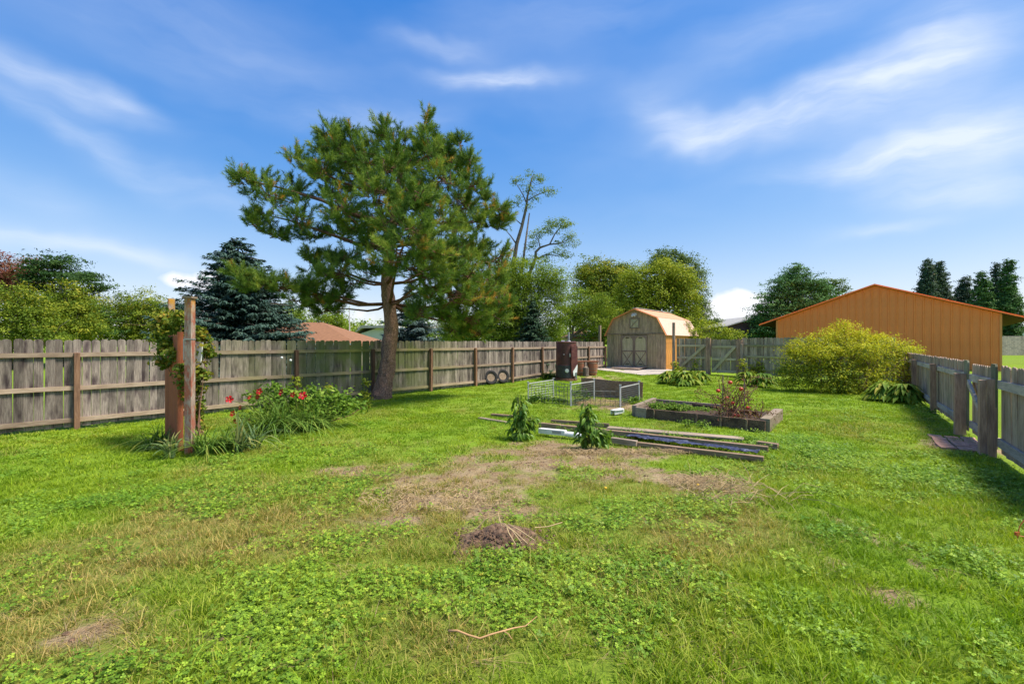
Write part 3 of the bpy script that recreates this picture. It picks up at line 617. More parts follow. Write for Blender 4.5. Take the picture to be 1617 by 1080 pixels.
for s, wd, h, lab in ((b1-.26, .13, 2.72, 'tall thin bare wooden post at the right front corner of the barn shed'), (b2, .24, 1.95, 'wide pinkish wooden post between the two back fence gates'), (b3-.03, .26, 1.90, 'wide knotty wooden post to the right of the narrow braced gate')):
    x, y = bpos(s, .06); t = thing('wooden_post', lab, 'post', (x, y, gz1(0, y)-.05), BANG)
    if wd < .2: obj('post', MB().box((0, 0, h/2), (wd, .1, h)), M_POSTG, t)
    else:
        obj('board', MB().box((-wd/4-.002, 0, h/2), (wd/2-.006, .09, h)), M_POSTR, t); obj('board', MB().box((wd/4+.002, -.006, h/2-.02), (wd/2-.006, .1, h-.04)), M_POSTR, t)
# right fence
RS = (7.57+.7*(4.6-7.26), 4.6); RD = (.5735, .8192); RANG = math.atan2(RD[1], RD[0])
def rpos(s, off=0): return RS[0]+RD[0]*s-RD[1]*off, RS[1]+RD[1]*s+RD[0]*off
def rx_(px):
    k = (px-CX)/F; Y = 2.488/(k-.70); return (Y-RS[1])/RD[1]
rf = thing('picket_fence', 'low grey picket fence along the right side of the yard', 'fence', (RS[0], RS[1], 0), RANG)
r_a, r_b = rx_(1577), rx_(1532); RL = (19.7-4.6)/.8192
rposts = [rx_(1482), rx_(1450), rx_(1450)+2.6, rx_(1450)+5.0]
rg_s = (r_a-.02, r_b+.02)
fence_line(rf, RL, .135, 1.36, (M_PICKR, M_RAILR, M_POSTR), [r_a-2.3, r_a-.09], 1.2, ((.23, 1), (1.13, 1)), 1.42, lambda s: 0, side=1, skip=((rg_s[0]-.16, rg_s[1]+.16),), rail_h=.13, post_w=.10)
def more(root, ps, rails):
    for s in ps: obj('post', MB().box((0, 0, .62), (.115, .115, 1.24)), M_POSTR, root, (s, .1, 0), (random.gauss(0, .01), random.gauss(0, .01), 0))
    full = [r_b+.1]+ps
    for a, b in zip(full[:-1], full[1:]):
        for z in rails: obj('rail', MB().box(((b-a)/2, 0, 0), (b-a-.01, .04, .11)), M_RAILR, root, (a, .0215, z+random.gauss(0, .006)))
more(rf, rposts, (.23, 1.13))
for s, lab, wd in ((r_a, 'nearer thick grooved gate post with a mossy rounded top, on the low fence', .27), (r_b, 'farther thick dark gate post with a mossy rounded top, on the low fence', .30)):
    x, y = rpos(s); t = thing('gate_post', lab, 'post', (x, y, 0), RANG, 'thick posts either side of the small gate')
    obj('cap_board', MB().prism([(-wd/2, .2), (wd/2, .2), (wd/2, 1.40), (wd/2-.03, 1.44), (-wd/2+.03, 1.44), (-wd/2, 1.40)], .035, .062), wood('mossy_board', [(.12, .11, .07), (.24, .22, .14), (.32, .30, .20)], (.10, .11, .04), .6, .6) if 'mossy_board' not in MATS else MATS['mossy_board'], t)
    obj('post', MB().box((0, .145, .59), (.16, .16, 1.18)), M_POSTR, t)
    obj('side_board', MB().box((.12, .10, .58), (.05, .09, 1.16)), M_POSTR, t)
x, y = rpos(r_a+.14); gl = r_b-r_a-.28
gt = thing('garden_gate', 'small sagging gate with a diagonal brace between the two mossy posts', 'gate', (x, y, .06), RANG)
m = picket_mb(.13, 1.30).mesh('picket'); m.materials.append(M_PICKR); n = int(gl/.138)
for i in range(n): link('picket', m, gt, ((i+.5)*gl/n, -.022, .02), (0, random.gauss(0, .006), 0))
for z in (.18, 1.06): obj('rail', MB().box((gl/2, .021, z), (gl, .04, .13)), M_RAILR, gt)
obj('brace', MB().beam((gl-.08, .062, .98), (.10, .062, .26), .04, .10), M_RAILR, gt)
# pavers in the gateway
pv = thing('gateway_pavers', 'patch of worn red pavers in the small gateway', 'pavers', (*rpos((r_a+r_b)/2, .30), .0), RANG)
for i in range(5):
    for j in range(3):
        obj('paver', MB().box((0, 0, 0), (.27, .20, .05)), M_BRICK, pv, (-.6+i*.29+random.gauss(0, .01), -.2+j*.22+random.gauss(0, .01), -.022+random.gauss(0, .006)), (random.gauss(0, .03), random.gauss(0, .03), random.gauss(0, .05)))

# ================================================================== shed
SX, SY = 5.86, 28.9; SA = math.atan2(-.622, .783); SZ = gz1(0, 28); SW = 3.68; SLn = 5.5
shed = thing('barn_shed', 'small weathered barn shed with crossed double doors and orange gambrel roof', 'shed', (SX, SY, SZ), SA)
EZ = 2.33-SZ; BZ = 3.2-SZ; AZ = 3.76-SZ; bxo = .46
gab = [(0, EZ), (bxo, BZ), (SW/2, AZ), (SW-bxo, BZ), (SW, EZ)]
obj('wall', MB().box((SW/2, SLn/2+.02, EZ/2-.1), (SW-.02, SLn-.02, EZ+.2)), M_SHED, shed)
def gtop(x):
    for (x0, z0), (x1, z1) in zip(gab[:-1], gab[1:]):
        if x0 <= x <= x1: return z0+(z1-z0)*(x-x0)/(x1-x0)
    return EZ
# siding boards, lower and upper course
nb = 24; bw = SW/nb; dx0, dx1 = .94, 2.60
for i in range(nb):
    x0, x1 = i*bw, (i+1)*bw; c = (x0+x1)/2
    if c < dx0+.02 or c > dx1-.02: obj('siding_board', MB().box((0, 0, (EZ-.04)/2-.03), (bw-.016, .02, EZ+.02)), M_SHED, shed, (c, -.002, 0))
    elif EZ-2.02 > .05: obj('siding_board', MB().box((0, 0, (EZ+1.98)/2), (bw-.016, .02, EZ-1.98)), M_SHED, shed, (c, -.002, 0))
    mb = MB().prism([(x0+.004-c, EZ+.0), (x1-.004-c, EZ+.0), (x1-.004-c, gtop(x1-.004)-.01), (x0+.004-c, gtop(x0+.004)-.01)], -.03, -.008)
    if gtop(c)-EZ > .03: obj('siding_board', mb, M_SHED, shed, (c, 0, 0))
obj('gable_backing', MB().prism([(x, z-.01) for x, z in gab], -.006, SLn-.01), M_SHED, shed)
obj('drip_board', MB().box((SW/2, -.042, EZ-.02), (SW, .02, .05)), M_TRIM, shed)
# double doors
for k in (0, 1):
    x0 = dx0+.03+k*.82; wd_ = .80
    dr = obj('door', MB().box((0, 0, .98), (wd_, .03, 1.92)), M_SHEDD, shed, (x0+wd_/2, -.022, 0)); nbd = 6
    for i in range(nbd): obj('door_board', MB().box((-wd_/2+(i+.5)*wd_/nbd, -.02, .98), (wd_/nbd-.012, .012, 1.88)), M_SHEDD, dr)
    tr = MB()
    for sx in (-1, 1): tr.box((sx*(wd_/2-.035), -.036, .98), (.07, .02, 1.92))
    tr.box((0, -.036, .05), (wd_-.15, .02, .08)).box((0, -.036, 1.02), (wd_-.15, .02, .07)).box((0, -.036, 1.90), (wd_-.15, .02, .07))
    for q in (-1, 1): tr.prism([(q*(wd_/2-.07), 1.865), (q*(wd_/2-.07), 1.62), (q*(wd_/2-.11), 1.74), (q*(wd_/2-.24), 1.865)][::q], -.046, -.028)
    obj('door_trim', tr, M_TRIM, dr)
    obj('cross_brace', MB().beam((-wd_/2+.08, -.042, .10), (wd_/2-.08, -.042, .97), .02, .05, Vector((0, 1, 0))).beam((-wd_/2+.08, -.044, .97), (wd_/2-.08, -.044, .10), .02, .05, Vector((0, 1, 0))), M_TRIM, dr)
    obj('hinge', MB().box((0, -.05, 1.80), (.22, .008, .04)).box((0, -.05, .25), (.22, .008, .04)), M_DARK, dr)
ht = obj('loft_hatch', MB().box((0, 0, 0), (.62, .03, .62)), M_SHEDD, shed, (SW/2-.02, -.05, 2.93-SZ))
obj('hatch_trim', MB().box((0, -.024, .28), (.62, .02, .06)).box((0, -.024, -.28), (.62, .02, .06)).box((-.28, -.024, 0), (.06, .02, .5)).box((.28, -.024, 0), (.06, .02, .5)), M_TRIM, ht)
obj('cross_brace', MB().beam((-.26, -.03, .26), (.26, -.03, -.26), .02, .05, Vector((0, 1, 0))), M_SHEDD, ht); obj('cross_brace', MB().beam((-.26, -.028, -.26), (.26, -.028, .26), .015, .05, Vector((0, 1, 0))), M_TRIM, ht)
fl = obj('flood_light', MB().lathe([(.03, 0), (.055, .02), (.06, .1), (.02, .13)], n=12), M_WHITE, shed, (SW/2-.16, -.09, 3.34-SZ), (R(60), 0, R(25)))
obj('flood_light', fl.data, None, shed, (SW/2+.02, -.09, 3.36-SZ), (R(60), 0, R(-20)))
obj('light_plate', MB().box((0, 0, 0), (.30, .03, .12)), M_WHITE, shed, (SW/2-.05, -.045, 3.47-SZ))
# roof: four planes with overhang, trim along the front edge
ov = .16; thk = .05
def roofplane(a, b, mat, name, y0=-.14, y1=None):
    y1 = SLn+.12 if y1 is None else y1; a = Vector((a[0], 0, a[1])); b = Vector((b[0], 0, b[1])); d = (b-a).normalized(); nrm = Vector((-d.z, 0, d.x)); nrm = nrm if nrm.z > 0 else -nrm
    pts = [a+nrm*.004, b+nrm*.004, b+nrm*thk, a+nrm*thk]; return obj(name, MB().prism([(p.x, p.z) for p in pts], y0, y1), mat, shed)
dl = (Vector((gab[0][0], gab[0][1]))-Vector((gab[1][0], gab[1][1]))).normalized(); e0 = (gab[0][0]+dl.x*ov, gab[0][1]+dl.y*ov); e4 = (SW-e0[0], e0[1])
roofplane(e0, gab[1], M_ROOFP, 'roof'); roofplane(gab[1], gab[2], M_ROOFO, 'roof'); roofplane(gab[2], gab[3], M_ROOFO, 'roof'); rr = roofplane(gab[3], e4, M_ROOFP, 'roof')
obj('ridge_cap', MB().beam((SW/2, -.15, AZ+.075), (SW/2, SLn+.13, AZ+.075), .22, .02), M_SIDING, shed)
fr = MB()
for a, b in ((e0, gab[1]), (gab[1], gab[2]), (gab[2], gab[3]), (gab[3], e4)): fr.beam((a[0], -.16, a[1]+.0), (b[0], -.16, b[1]+.0), .03, .15, Vector((0, 1, 0)))
obj('fascia', fr, M_ORTRIM, shed)
for i in range(18): obj('side_board', MB().box((0, 0, 0), (.02, SLn/18-.008, EZ-.02)), M_ORSIDE, shed, (SW+.001, (i+.5)*SLn/18, EZ/2-.02))
# pad and ramp
pad = MB(); pp = [(4.55, 27.2), (6.6, 23.9), (9.6, 24.95), (8.9, 26.7), (6.0, 29.0)]
pz = [gz1(0, b)+.02 for a, b in pp]; pad.poly([(a, b, z) for (a, b), z in zip(pp, pz)]+[(a, b, z-.15) for (a, b), z in zip(pp, pz)], [(0, 1, 2, 3, 4), (0, 5, 6, 1), (1, 6, 7, 2), (2, 7, 8, 3), (3, 8, 9, 4), (4, 9, 5, 0)])
tag(obj('concrete_pad', pad, M_CONC), 'pale concrete pad in front of the barn shed', kind='structure')
rp = thing('door_ramp', 'low flat board ramp lying before the shed doors', 'ramp', (SX+.783*1.7, SY-.622*1.7, SZ+.03), SA)
for i in range(7):
    obj('plank', MB().poly([(-.0, -1.25, .015), (.24, -1.25, .015), (.24, -.06, .10), (0, -.06, .10), (0, -1.25, -.02), (.24, -1.25, -.02), (.24, -.06, .06), (0, -.06, .06)], [(0, 1, 2, 3), (7, 6, 5, 4), (0, 4, 5, 1), (1, 5, 6, 2), (2, 6, 7, 3), (3, 7, 4, 0)]), M_POSTG, rp, (-.85+i*.25, 0, 0))
t = thing('wooden_post', 'grey square post rising behind the fence at the left corner of the barn shed', 'post', (SX-.35, SY+.5, SZ), SA)
obj('post', MB().box((0, 0, 1.3), (.13, .13, 2.6)), M_POSTG, t)

# ================================================================== orange pole barn
BX, BY = 18.9, 33.4; BA = math.atan2(-7.4, 8.2); BW = 11.05; BZ0 = 0.05
barn = thing('pole_barn', 'large bright orange metal pole barn with a wide low gable', 'barn', (BX, BY, 0), BA)
be = 3.42; ba = 5.40
def btop(x): return be+(ba-be)*(1-abs(x-BW/2)/(BW/2))
nP = 27; pw = BW/nP
for i in range(nP):
    x0, x1 = i*pw, (i+1)*pw; z0, z1 = btop(x0+.001)-.02, btop(x1-.001)-.02; mb = MB()
    prof = [(0, 0), (.03, -.045), (.08, -.045), (.11, 0), (.19, 0), (.20, -.006), (.225, -.006), (.235, 0), (.30, 0), (.31, -.006), (.335, -.006), (.345, 0), (pw, 0)]
    n = len(prof); vs = []
    for xx, yy in prof: vs += [(xx, yy, BZ0), (xx, yy, btop(min(BW-.001, x0+xx))-.02)]
    mb.poly(vs, [(2*k, 2*k+2, 2*k+3, 2*k+1) for k in range(n-1)]); obj('wall_panel', mb, M_BARN, barn, (x0, 0, 0))
obj('wall', MB().prism([(.0, BZ0), (BW, BZ0), (BW, be-.06), (BW/2, ba-.06), (0, be-.06)], .02, 12), M_BARN, barn)
obj('corner_trim', MB().box((BW+.01, .0, be/2), (.10, .10, be-.1)), M_ORTRIM, barn); obj('corner_trim', MB().box((-.01, .0, be/2), (.10, .10, be-.1)), M_ORTRIM, barn)
sl = (ba-be)/(BW/2); ovb = 1.12
for sx in (0, 1):
    f = (lambda x: x) if sx == 0 else (lambda x: BW-x)
    pts = [(f(-ovb), be-sl*ovb), (f(BW/2), ba), (f(BW/2), ba+.10), (f(-ovb), be-sl*ovb+.10)]; pts = pts if sx == 0 else pts[::-1]
    obj('roof', MB().prism(pts, -.22, 12.3), M_BARN, barn)
    obj('fascia', MB().beam((f(-ovb), -.235, be-sl*ovb+.02), (f(BW/2), -.235, ba+.02), .03, .20, Vector((0, 1, 0))), M_BARN, barn)
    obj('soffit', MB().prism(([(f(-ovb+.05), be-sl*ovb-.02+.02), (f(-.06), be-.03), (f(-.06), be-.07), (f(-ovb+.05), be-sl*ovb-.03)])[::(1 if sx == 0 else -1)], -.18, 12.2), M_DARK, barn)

# ================================================================== houses beyond the fences
def hip_house(root, x0, x1, y0, y1, ze, za, run, ov, wallm, roofm, base=0):
    obj('wall', MB().box(((x0+x1)/2, (y0+y1)/2, (ze+base)/2), (x1-x0, y1-y0, ze-base)), wallm, root)
    a = [(x0-ov, y0-ov, ze), (x1+ov, y0-ov, ze), (x1+ov, y1+ov, ze), (x0-ov, y1+ov, ze)]; ym = (y0+y1)/2
    r = [(x0+run, ym, za), (x1-run, ym, za)]
    obj('roof', MB().poly(a+r+[(p[0], p[1], p[2]-.18) for p in a], [(0, 1, 5, 4), (1, 2, 5), (2, 3, 4, 5), (3, 0, 4), (0, 6, 7, 1), (1, 7, 8, 2), (2, 8, 9, 3), (3, 9, 6, 0), (9, 8, 7, 6)]), roofm, root)
    return r
h = thing('hip_roof_house', 'low house with brown shingled hip roof between dark spruce and pine trunk', 'house', P(508, 541, 29)); h.location.z = 0.2
hx = lambda px, Y: (px-508)/F*Y
hip_house(h, -6.6, 1.9, 0, 7.5, 1.55, 3.0, 3.33, .35, M_TAN, M_ASPH)
h.location.y = 29
obj('gutter', MB().box((hx(490, 29), -.42, 1.5), (5.9, .08, .1)), M_WHITE, h)
h = thing('gable_house', 'distant white house with grey roof left of the pine trunk', 'house', (P(585, 541, 48)[0], 48, .4))
obj('wall', MB().prism([(-1.6, 0), (3.2, 0), (3.2, 2.2), (.8, 3.0), (-1.6, 2.2)], .5, 8), M_SIDING, h)
obj('roof', MB().prism([(-2.2, 2.0), (-.9, 3.15), (2.4, 3.15), (3.5, 2.0), (2.4, 2.9), (-.9, 2.9)][::-1], 0, 8.2), M_GRYROOF, h)
obj('window', MB().box((1.7, .46, 1.6), (.9, .06, .8)), M_GLASS, h)
h = thing('tan_house', 'small tan house with a brown hip roof left of the barn shed', 'house', (P(922, 541, 44)[0], 44, .4))
hip_house(h, -1.35, 1.5, 0, 5, 1.98, 2.65, 1.25, .3, M_TAN, M_ASPH)
for sx in (.2, .62): w_ = obj('window', MB().box((sx, -.03, 1.62), (.36, .05, .5)), M_WHITE, h); obj('pane', MB().box((sx, -.062, 1.62), (.29, .01, .42)), M_GLASS, w_)
h = thing('maroon_house', 'dark maroon house with a white edged gable between shed and orange barn', 'house', (P(1160, 541, 46)[0], 46, .4))
obj('wall', MB().prism([(-1.0, 0), (6.4, 0), (6.4, 2.9), (2.7, 3.95), (-1.0, 2.9)], 0, 8), M_MAROON, h)
for k in range(14): obj('siding_board', MB().box((2.7, -.012, .25+k*.19), (7.3, .02, .175)), M_MAROON, h)
obj('roof', MB().prism([(-1.3, 2.83), (2.7, 3.98), (2.7, 4.12), (-1.3, 2.97)], -.3, 8.3), M_GRYROOF, h); obj('roof', MB().prism([(2.7, 3.98), (6.7, 2.83), (6.7, 2.97), (2.7, 4.12)], -.3, 8.3), M_GRYROOF, h)
obj('fascia', MB().beam((-1.3, -.32, 2.90), (2.7, -.32, 4.05), .03, .14, Vector((0, 1, 0))), M_SIDING, h)
h = thing('pale_house', 'pale house with a low white roof beyond the lawn behind the orange barn', 'house', (P(1640, 541, 66)[0], 66, .6))
obj('wall', MB().box((0, 3, 1.3), (9, 6, 2.6)), M_SIDING, h); obj('roof', MB().prism([(-5, 2.55), (0, 4.1), (5, 2.55), (5, 2.7), (0, 4.25), (-5, 2.7)][::-1], -.4, 6.4), M_SIDING, h); obj('window', MB().box((-2.2, -.03, 1.6), (1.0, .05, 1.0)), M_GLASS, h)
# far fence beyond lawn
fx0, fY = P(1560, 541, 50)[0], 50
ff = thing('picket_fence', 'distant pale grey board fence beyond the neighbouring lawn, right of the orange barn', 'fence', (fx0, fY, gz1(0, fY)))
m = picket_mb(.19, 2.05).mesh('picket'); m.materials.append(M_RAILR)
for i in range(46): link('picket', m, ff, (i*.20, 0, random.uniform(-.01, .01)))
for z in (.4, 1.6): obj('rail', MB().box((4.5, .045, z), (9.2, .05, .1)), M_RAILR, ff)
# thin mast
t = thing('flag_mast', 'thin pale mast standing behind the fence between brown roof and white house', 'mast', (P(552, 541, 34)[0], 34, .3))
obj('pole', MB().tube([(0, 0, 0), (0, 0, 2.2), (0, 0, 4.2)], [.06, .05, .025], 8), M_SIDING, t); obj('base_block', MB().box((0, 0, .9), (.22, .22, 1.8)), M_SIDING, t)

# ================================================================== foliage materials
LM = {}
LM['pine'] = leafmat('pine_needles', [(0, (.05, .10, .022)), (.35, (.10, .19, .034)), (.7, (.26, .36, .06)), (.93, (.42, .42, .07)), (1, (.50, .26, .05))], .25)
LM['spruce'] = leafmat('blue_spruce_needles', [(0, (.025, .058, .044)), (.5, (.055, .105, .080)), (1, (.11, .18, .14))], .08)
LM['spruce_pale'] = leafmat('pale_spruce_needles', [(0, (.05, .09, .085)), (.5, (.11, .17, .16)), (1, (.20, .28, .26))], .08)
LM['spruce_green'] = leafmat('green_spruce_needles', [(0, (.02, .05, .03)), (.5, (.042, .088, .045)), (1, (.09, .15, .07))], .08)
LM['darkpine'] = leafmat('dark_pine_needles', [(0, (.020, .055, .014)), (.5, (.045, .10, .022)), (1, (.09, .16, .035))], .12)
LM['rpine'] = leafmat('white_pine_needles', [(0, (.035, .11, .03)), (.5, (.08, .20, .05)), (1, (.16, .30, .07))], .12)
LM['yellowgreen'] = leafmat('yellow_green_leaves', [(0, (.055, .105, .012)), (.45, (.14, .21, .02)), (.8, (.27, .32, .03)), (1, (.42, .38, .04))], .3)
LM['green'] = leafmat('green_leaves', [(0, (.08, .15, .014)), (.5, (.18, .27, .022)), (1, (.32, .38, .035))], .3)
LM['maple'] = leafmat('maple_leaves', [(0, (.11, .17, .014)), (.5, (.25, .32, .024)), (1, (.44, .46, .05))], .3)
LM['poplar'] = leafmat('poplar_leaves', [(0, (.06, .10, .03)), (.5, (.12, .19, .05)), (1, (.22, .29, .09))], .25)
LM['red'] = leafmat('red_leaves', [(0, (.11, .035, .03)), (.5, (.21, .07, .055)), (1, (.26, .15, .06))], .25)
LM['cypress'] = leafmat('cypress_foliage', [(0, (.04, .10, .028)), (.5, (.085, .18, .045)), (1, (.14, .25, .06))], .1)
LM['cypress_dark'] = leafmat('dark_spruce_foliage', [(0, (.03, .06, .035)), (.5, (.065, .115, .06)), (.93, (.12, .17, .09)), (1, (.26, .12, .05))], .1)
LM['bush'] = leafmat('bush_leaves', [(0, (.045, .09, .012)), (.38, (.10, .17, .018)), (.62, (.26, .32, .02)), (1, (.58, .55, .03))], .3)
LM['vine'] = leafmat('vine_leaves', [(0, (.07, .13, .02)), (.5, (.15, .21, .025)), (.8, (.34, .30, .035)), (1, (.42, .2, .04))], .3)
LM['hosta'] = leafmat('hosta_leaves', [(0, (.08, .17, .015)), (.5, (.17, .27, .025)), (.85, (.30, .35, .04)), (1, (.46, .38, .06))], .3, .6, .15)
LM['pepper'] = leafmat('pepper_leaves', [(0, (.07, .15, .014)), (.5, (.13, .25, .025)), (1, (.24, .36, .05))], .3, .45, .3)
LM['lily'] = leafmat('lily_blades', [(0, (.06, .13, .025)), (.6, (.15, .26, .04)), (.85, (.28, .36, .06)), (1, (.45, .38, .08))], .25)
LM['iris'] = leafmat('iris_blades', [(0, (.07, .13, .05)), (.6, (.15, .23, .09)), (1, (.40, .36, .10))], .25)
LM['dryleaf'] = leafmat('dried_leaves', [(0, (.12, .045, .03)), (.4, (.24, .10, .05)), (.75, (.26, .20, .06)), (1, (.22, .27, .05))], .2)
LM['hib'] = leafmat('hibiscus_leaves', [(0, (.07, .15, .02)), (.6, (.16, .28, .03)), (1, (.30, .40, .06))], .3)
LM['lime'] = leafmat('lime_leaves', [(0, (.17, .22, .02)), (.6, (.32, .36, .04)), (1, (.48, .46, .06))], .35)
LM['weed'] = leafmat('weed_leaves', [(0, (.04, .09, .015)), (.6, (.08, .16, .02)), (1, (.15, .24, .03))], .3)

# ================================================================== hero pine
PY = 15.06
def pc(x, y, dy=0): Y = PY+dy; return Vector(P(340+x/2.25, 160+y/2.25, Y))
pine = thing('pine_tree', 'big leaning pine tree with a rough trunk in front of the long fence', 'tree', (P(603, 628, PY)[0], PY, 0))
PO = Vector(pine.location)
tr_pts = [(588, 1062, .36), (592, 1040, .32), (600, 1000, .275), (612, 940, .235), (617, 880, .222), (625, 800, .212), (618, 720, .205), (610, 650, .19), (614, 590, .17), (622, 520, .14), (632, 430, .12), (645, 330, .095), (660, 240, .065), (668, 170, .035)]
tp = [pc(x, y) - PO for x, y, r in tr_pts]; tp[0].z = -.08
tpf = []; trf = []
for i in range(len(tp)-1):
    p0, p1, p2, p3 = tp[max(0, i-1)], tp[i], tp[i+1], tp[min(len(tp)-1, i+2)]
    for k in range(9):
        u = k/9; tpf.append(.5*((2*p1)+(-p0+p2)*u+(2*p0-5*p1+4*p2-p3)*u*u+(-p0+3*p1-3*p2+p3)*u**3)); trf.append(tr_pts[i][2]*(1-u)+tr_pts[i+1][2]*u)
mb = MB().tube(tpf, trf, 30)
# ragged bark relief and root flare
mv = []
for i_, p in enumerate(mb.v):
    p = Vector(p); c = tpf[i_//30]; a = (i_ % 30)/30; f = (float(vnoise(a*26, p.z*7+3))-.5)*.22+(float(vnoise(a*9+5, p.z*2.2))-.5)*.16; f *= (1 if p.z < 3.4 else .4)
    mv.append(tuple(c+(p-c)*(1+f)))
mb.v = mv
obj('trunk', mb, M_PINEBARK, pine, smooth=True)
# lobes: crop x, y, radii (crop px), depth offset (m)
LOB = [(95, 275, 42, 45, -.3), (150, 300, 55, 75, .2), (205, 345, 75, 65, -.6), (160, 400, 45, 50, .4), (135, 435, 45, 32, 0), (215, 470, 70, 42, .3), (290, 320, 60, 50, .5), (300, 410, 70, 55, -.8),
       (280, 185, 38, 22, .2), (330, 235, 55, 45, 0), (370, 150, 40, 40, .3), (405, 85, 40, 42, 0), (430, 150, 50, 60, -.3), (400, 290, 70, 75, .6), (380, 240, 50, 50, -.8), (470, 190, 55, 70, .4), (480, 110, 22, 40, 0), (345, 480, 60, 35, .8),
       (440, 380, 85, 75, -1.3), (500, 280, 85, 80, .2), (530, 190, 65, 70, -.5), (570, 120, 45, 50, .6), (600, 85, 35, 40, -.2), (640, 150, 60, 75, 0), (610, 230, 90, 85, -1.2), (690, 210, 75, 80, .6), (740, 120, 50, 60, 0), (748, 60, 26, 42, .2), (765, 190, 65, 75, -.7),
       (800, 140, 30, 35, .4), (875, 130, 26, 28, 0), (830, 200, 60, 60, .2), (800, 280, 90, 75, -1.0), (870, 250, 55, 60, .7), (905, 195, 22, 30, 0), (910, 300, 45, 40, -.4), (880, 360, 75, 55, .5), (950, 320, 45, 45, .2), (985, 385, 55, 38, -.2), (1030, 400, 40, 38, .1), (990, 440, 50, 30, .5), (930, 430, 60, 40, -.6),
       (580, 340, 100, 85, -1.8), (680, 330, 100, 90, -1.0), (560, 420, 95, 65, .8), (650, 430, 110, 75, -2.2), (740, 370, 95, 75, -2.0), (720, 330, 60, 60, -2.6), (700, 450, 110, 70, -2.8), (800, 440, 80, 65, -1.6), (850, 430, 60, 50, .8), (500, 460, 80, 50, -.6), (440, 470, 70, 45, .6),
       (560, 520, 90, 50, -1.2), (660, 540, 110, 65, -2.9), (760, 510, 110, 65, -2.4), (850, 520, 95, 60, -1.0), (930, 530, 80, 60, .3), (1000, 560, 60, 55, .8), (470, 560, 80, 42, -.5), (400, 560, 50, 36, .4), (345, 575, 38, 45, .3), (560, 600, 80, 42, -1.6), (430, 610, 80, 36, -1.0), (480, 640, 80, 32, .5),
       (80, 610, 32, 26, -1.2), (110, 640, 42, 36, -1.2), (170, 650, 55, 36, -1.1), (240, 665, 60, 38, -.9), (310, 665, 60, 38, -.8), (300, 710, 55, 30, -.3), (370, 690, 60, 45, -.6), (400, 740, 60, 30, 0), (440, 690, 60, 30, -.2),
       (720, 600, 100, 50, -2.6), (810, 590, 100, 65, -2.0), (890, 610, 90, 65, -1.2), (970, 640, 80, 65, -.2), (1010, 700, 50, 55, .4), (930, 700, 90, 60, -.8), (850, 690, 90, 60, -1.6), (770, 670, 70, 45, -2.2), (730, 750, 40, 45, -2.0), (820, 760, 75, 45, -1.0), (900, 770, 90, 50, -.4), (980, 760, 60, 45, .3), (850, 810, 60, 30, .2), (930, 820, 60, 28, .6)]
LOB = [(x, y+.10*max(0, 300-y), rx, ry, dy) for x, y, rx, ry, dy in LOB]
extra = []
for x, y, rx, ry, dy in LOB:
    if 420 < x < 940 and 150 < y < 600 and random.random() < .55: extra.append((x+random.uniform(-30, 30), y+random.uniform(-20, 20), rx*.9, ry*.85, abs(dy)*.5+1.5+random.random()*1.2))
rg = np.random.default_rng(3); NV = []; NQ = []; nv_ = []; tw = MB(); shoots = []
def trunk_at(z):
    best = min(range(len(tp)), key=lambda i: abs(tp[i].z-z)); return tp[best]
limbs = MB()
for li, (x, y, rx, ry, dy) in enumerate(LOB+extra):
    c = pc(x, y, dy)-PO; s = (PY+dy)/F/2.25; a, b, d = rx*s, ry*s, .85*(rx+ry)/2*s
    # limb from the trunk
    zt = max(2.9, min(7.6, c.z-.55*math.hypot(c.x-tp[7].x, c.y)*.55)); t0 = trunk_at(zt); 
    mid = t0.lerp(c, .5)+Vector((rg.normal()*.12, rg.normal()*.12, -.12+.1*rg.normal())); L_ = (c-t0).length
    if (li % 3 == 0 and L_ > .8) or 42 <= li < 44: limbs.tube([t0, t0.lerp(mid, .5)+Vector((0, 0, -.03*L_)), mid, mid.lerp(c, .55)+Vector((0, 0, .05)), c], [.025+.008*L_, .02+.008*L_, .02+.006*L_, .015+.003*L_, .010], 6)
    nt_ = int(4+13.5*(a*b+a*d+b*d)**.75*(1.5 if (y > 560 and (x > 680 or x < 460)) else 1))
    for k in range(nt_):
        u = unit(rg.normal(size=3)); u[2] += .1; u = unit(u); e = c+Vector((u[0]*a, u[1]*d, u[2]*b))*(.55+.5*rg.random())
        st = c+Vector((rg.normal()*a, rg.normal()*d, rg.normal()*b))*.2; mdp = st.lerp(e, .55)+Vector((0, 0, -.07))
        tw.tube([st, mdp, e], [.016, .012, .006], 4, False); tone = rg.random()
        for q in range(6):                                   # a candelabra of shoots at the twig's end
            t = 1.0 if q < 2 else .15+.8*rg.random(); p = mdp.lerp(e, max(0, (t-.55)/.45)); p = p+Vector(rg.normal(size=3)*.025)
            sp3 = Vector(rg.normal(size=3)); dr = Vector((u[0]*.75, u[1]*.75, u[2]*.35+.55))+sp3*(.34 if q else .1)
            shoots.append((p, dr.normalized(), .26+.18*rg.random(), tone, x, y))
obj('limb', limbs, M_BARKR, pine, smooth=True); tag(obj('twigs', tw, M_BARKR, pine), kind='stuff')
S = len(shoots); nn = 46
sp_ = np.array([s[0] for s in shoots]); sd = np.array([s[1] for s in shoots]); sl_ = np.array([s[2] for s in shoots])
ctx = np.array([s[4] for s in shoots]); cty = np.array([s[5] for s in shoots])
u1 = unit(np.cross(sd, rg.normal(size=(S, 3)))); u2 = np.cross(sd, u1)
th = rg.random((S, nn))*6.283; tt = (np.arange(nn)/nn)[None, :]+rg.random((S, nn))*.05
rad = u1[:, None, :]*np.cos(th)[..., None]+u2[:, None, :]*np.sin(th)[..., None]
base = sp_[:, None, :]+sd[:, None, :]*(tt*sl_[:, None]*.8)[..., None]
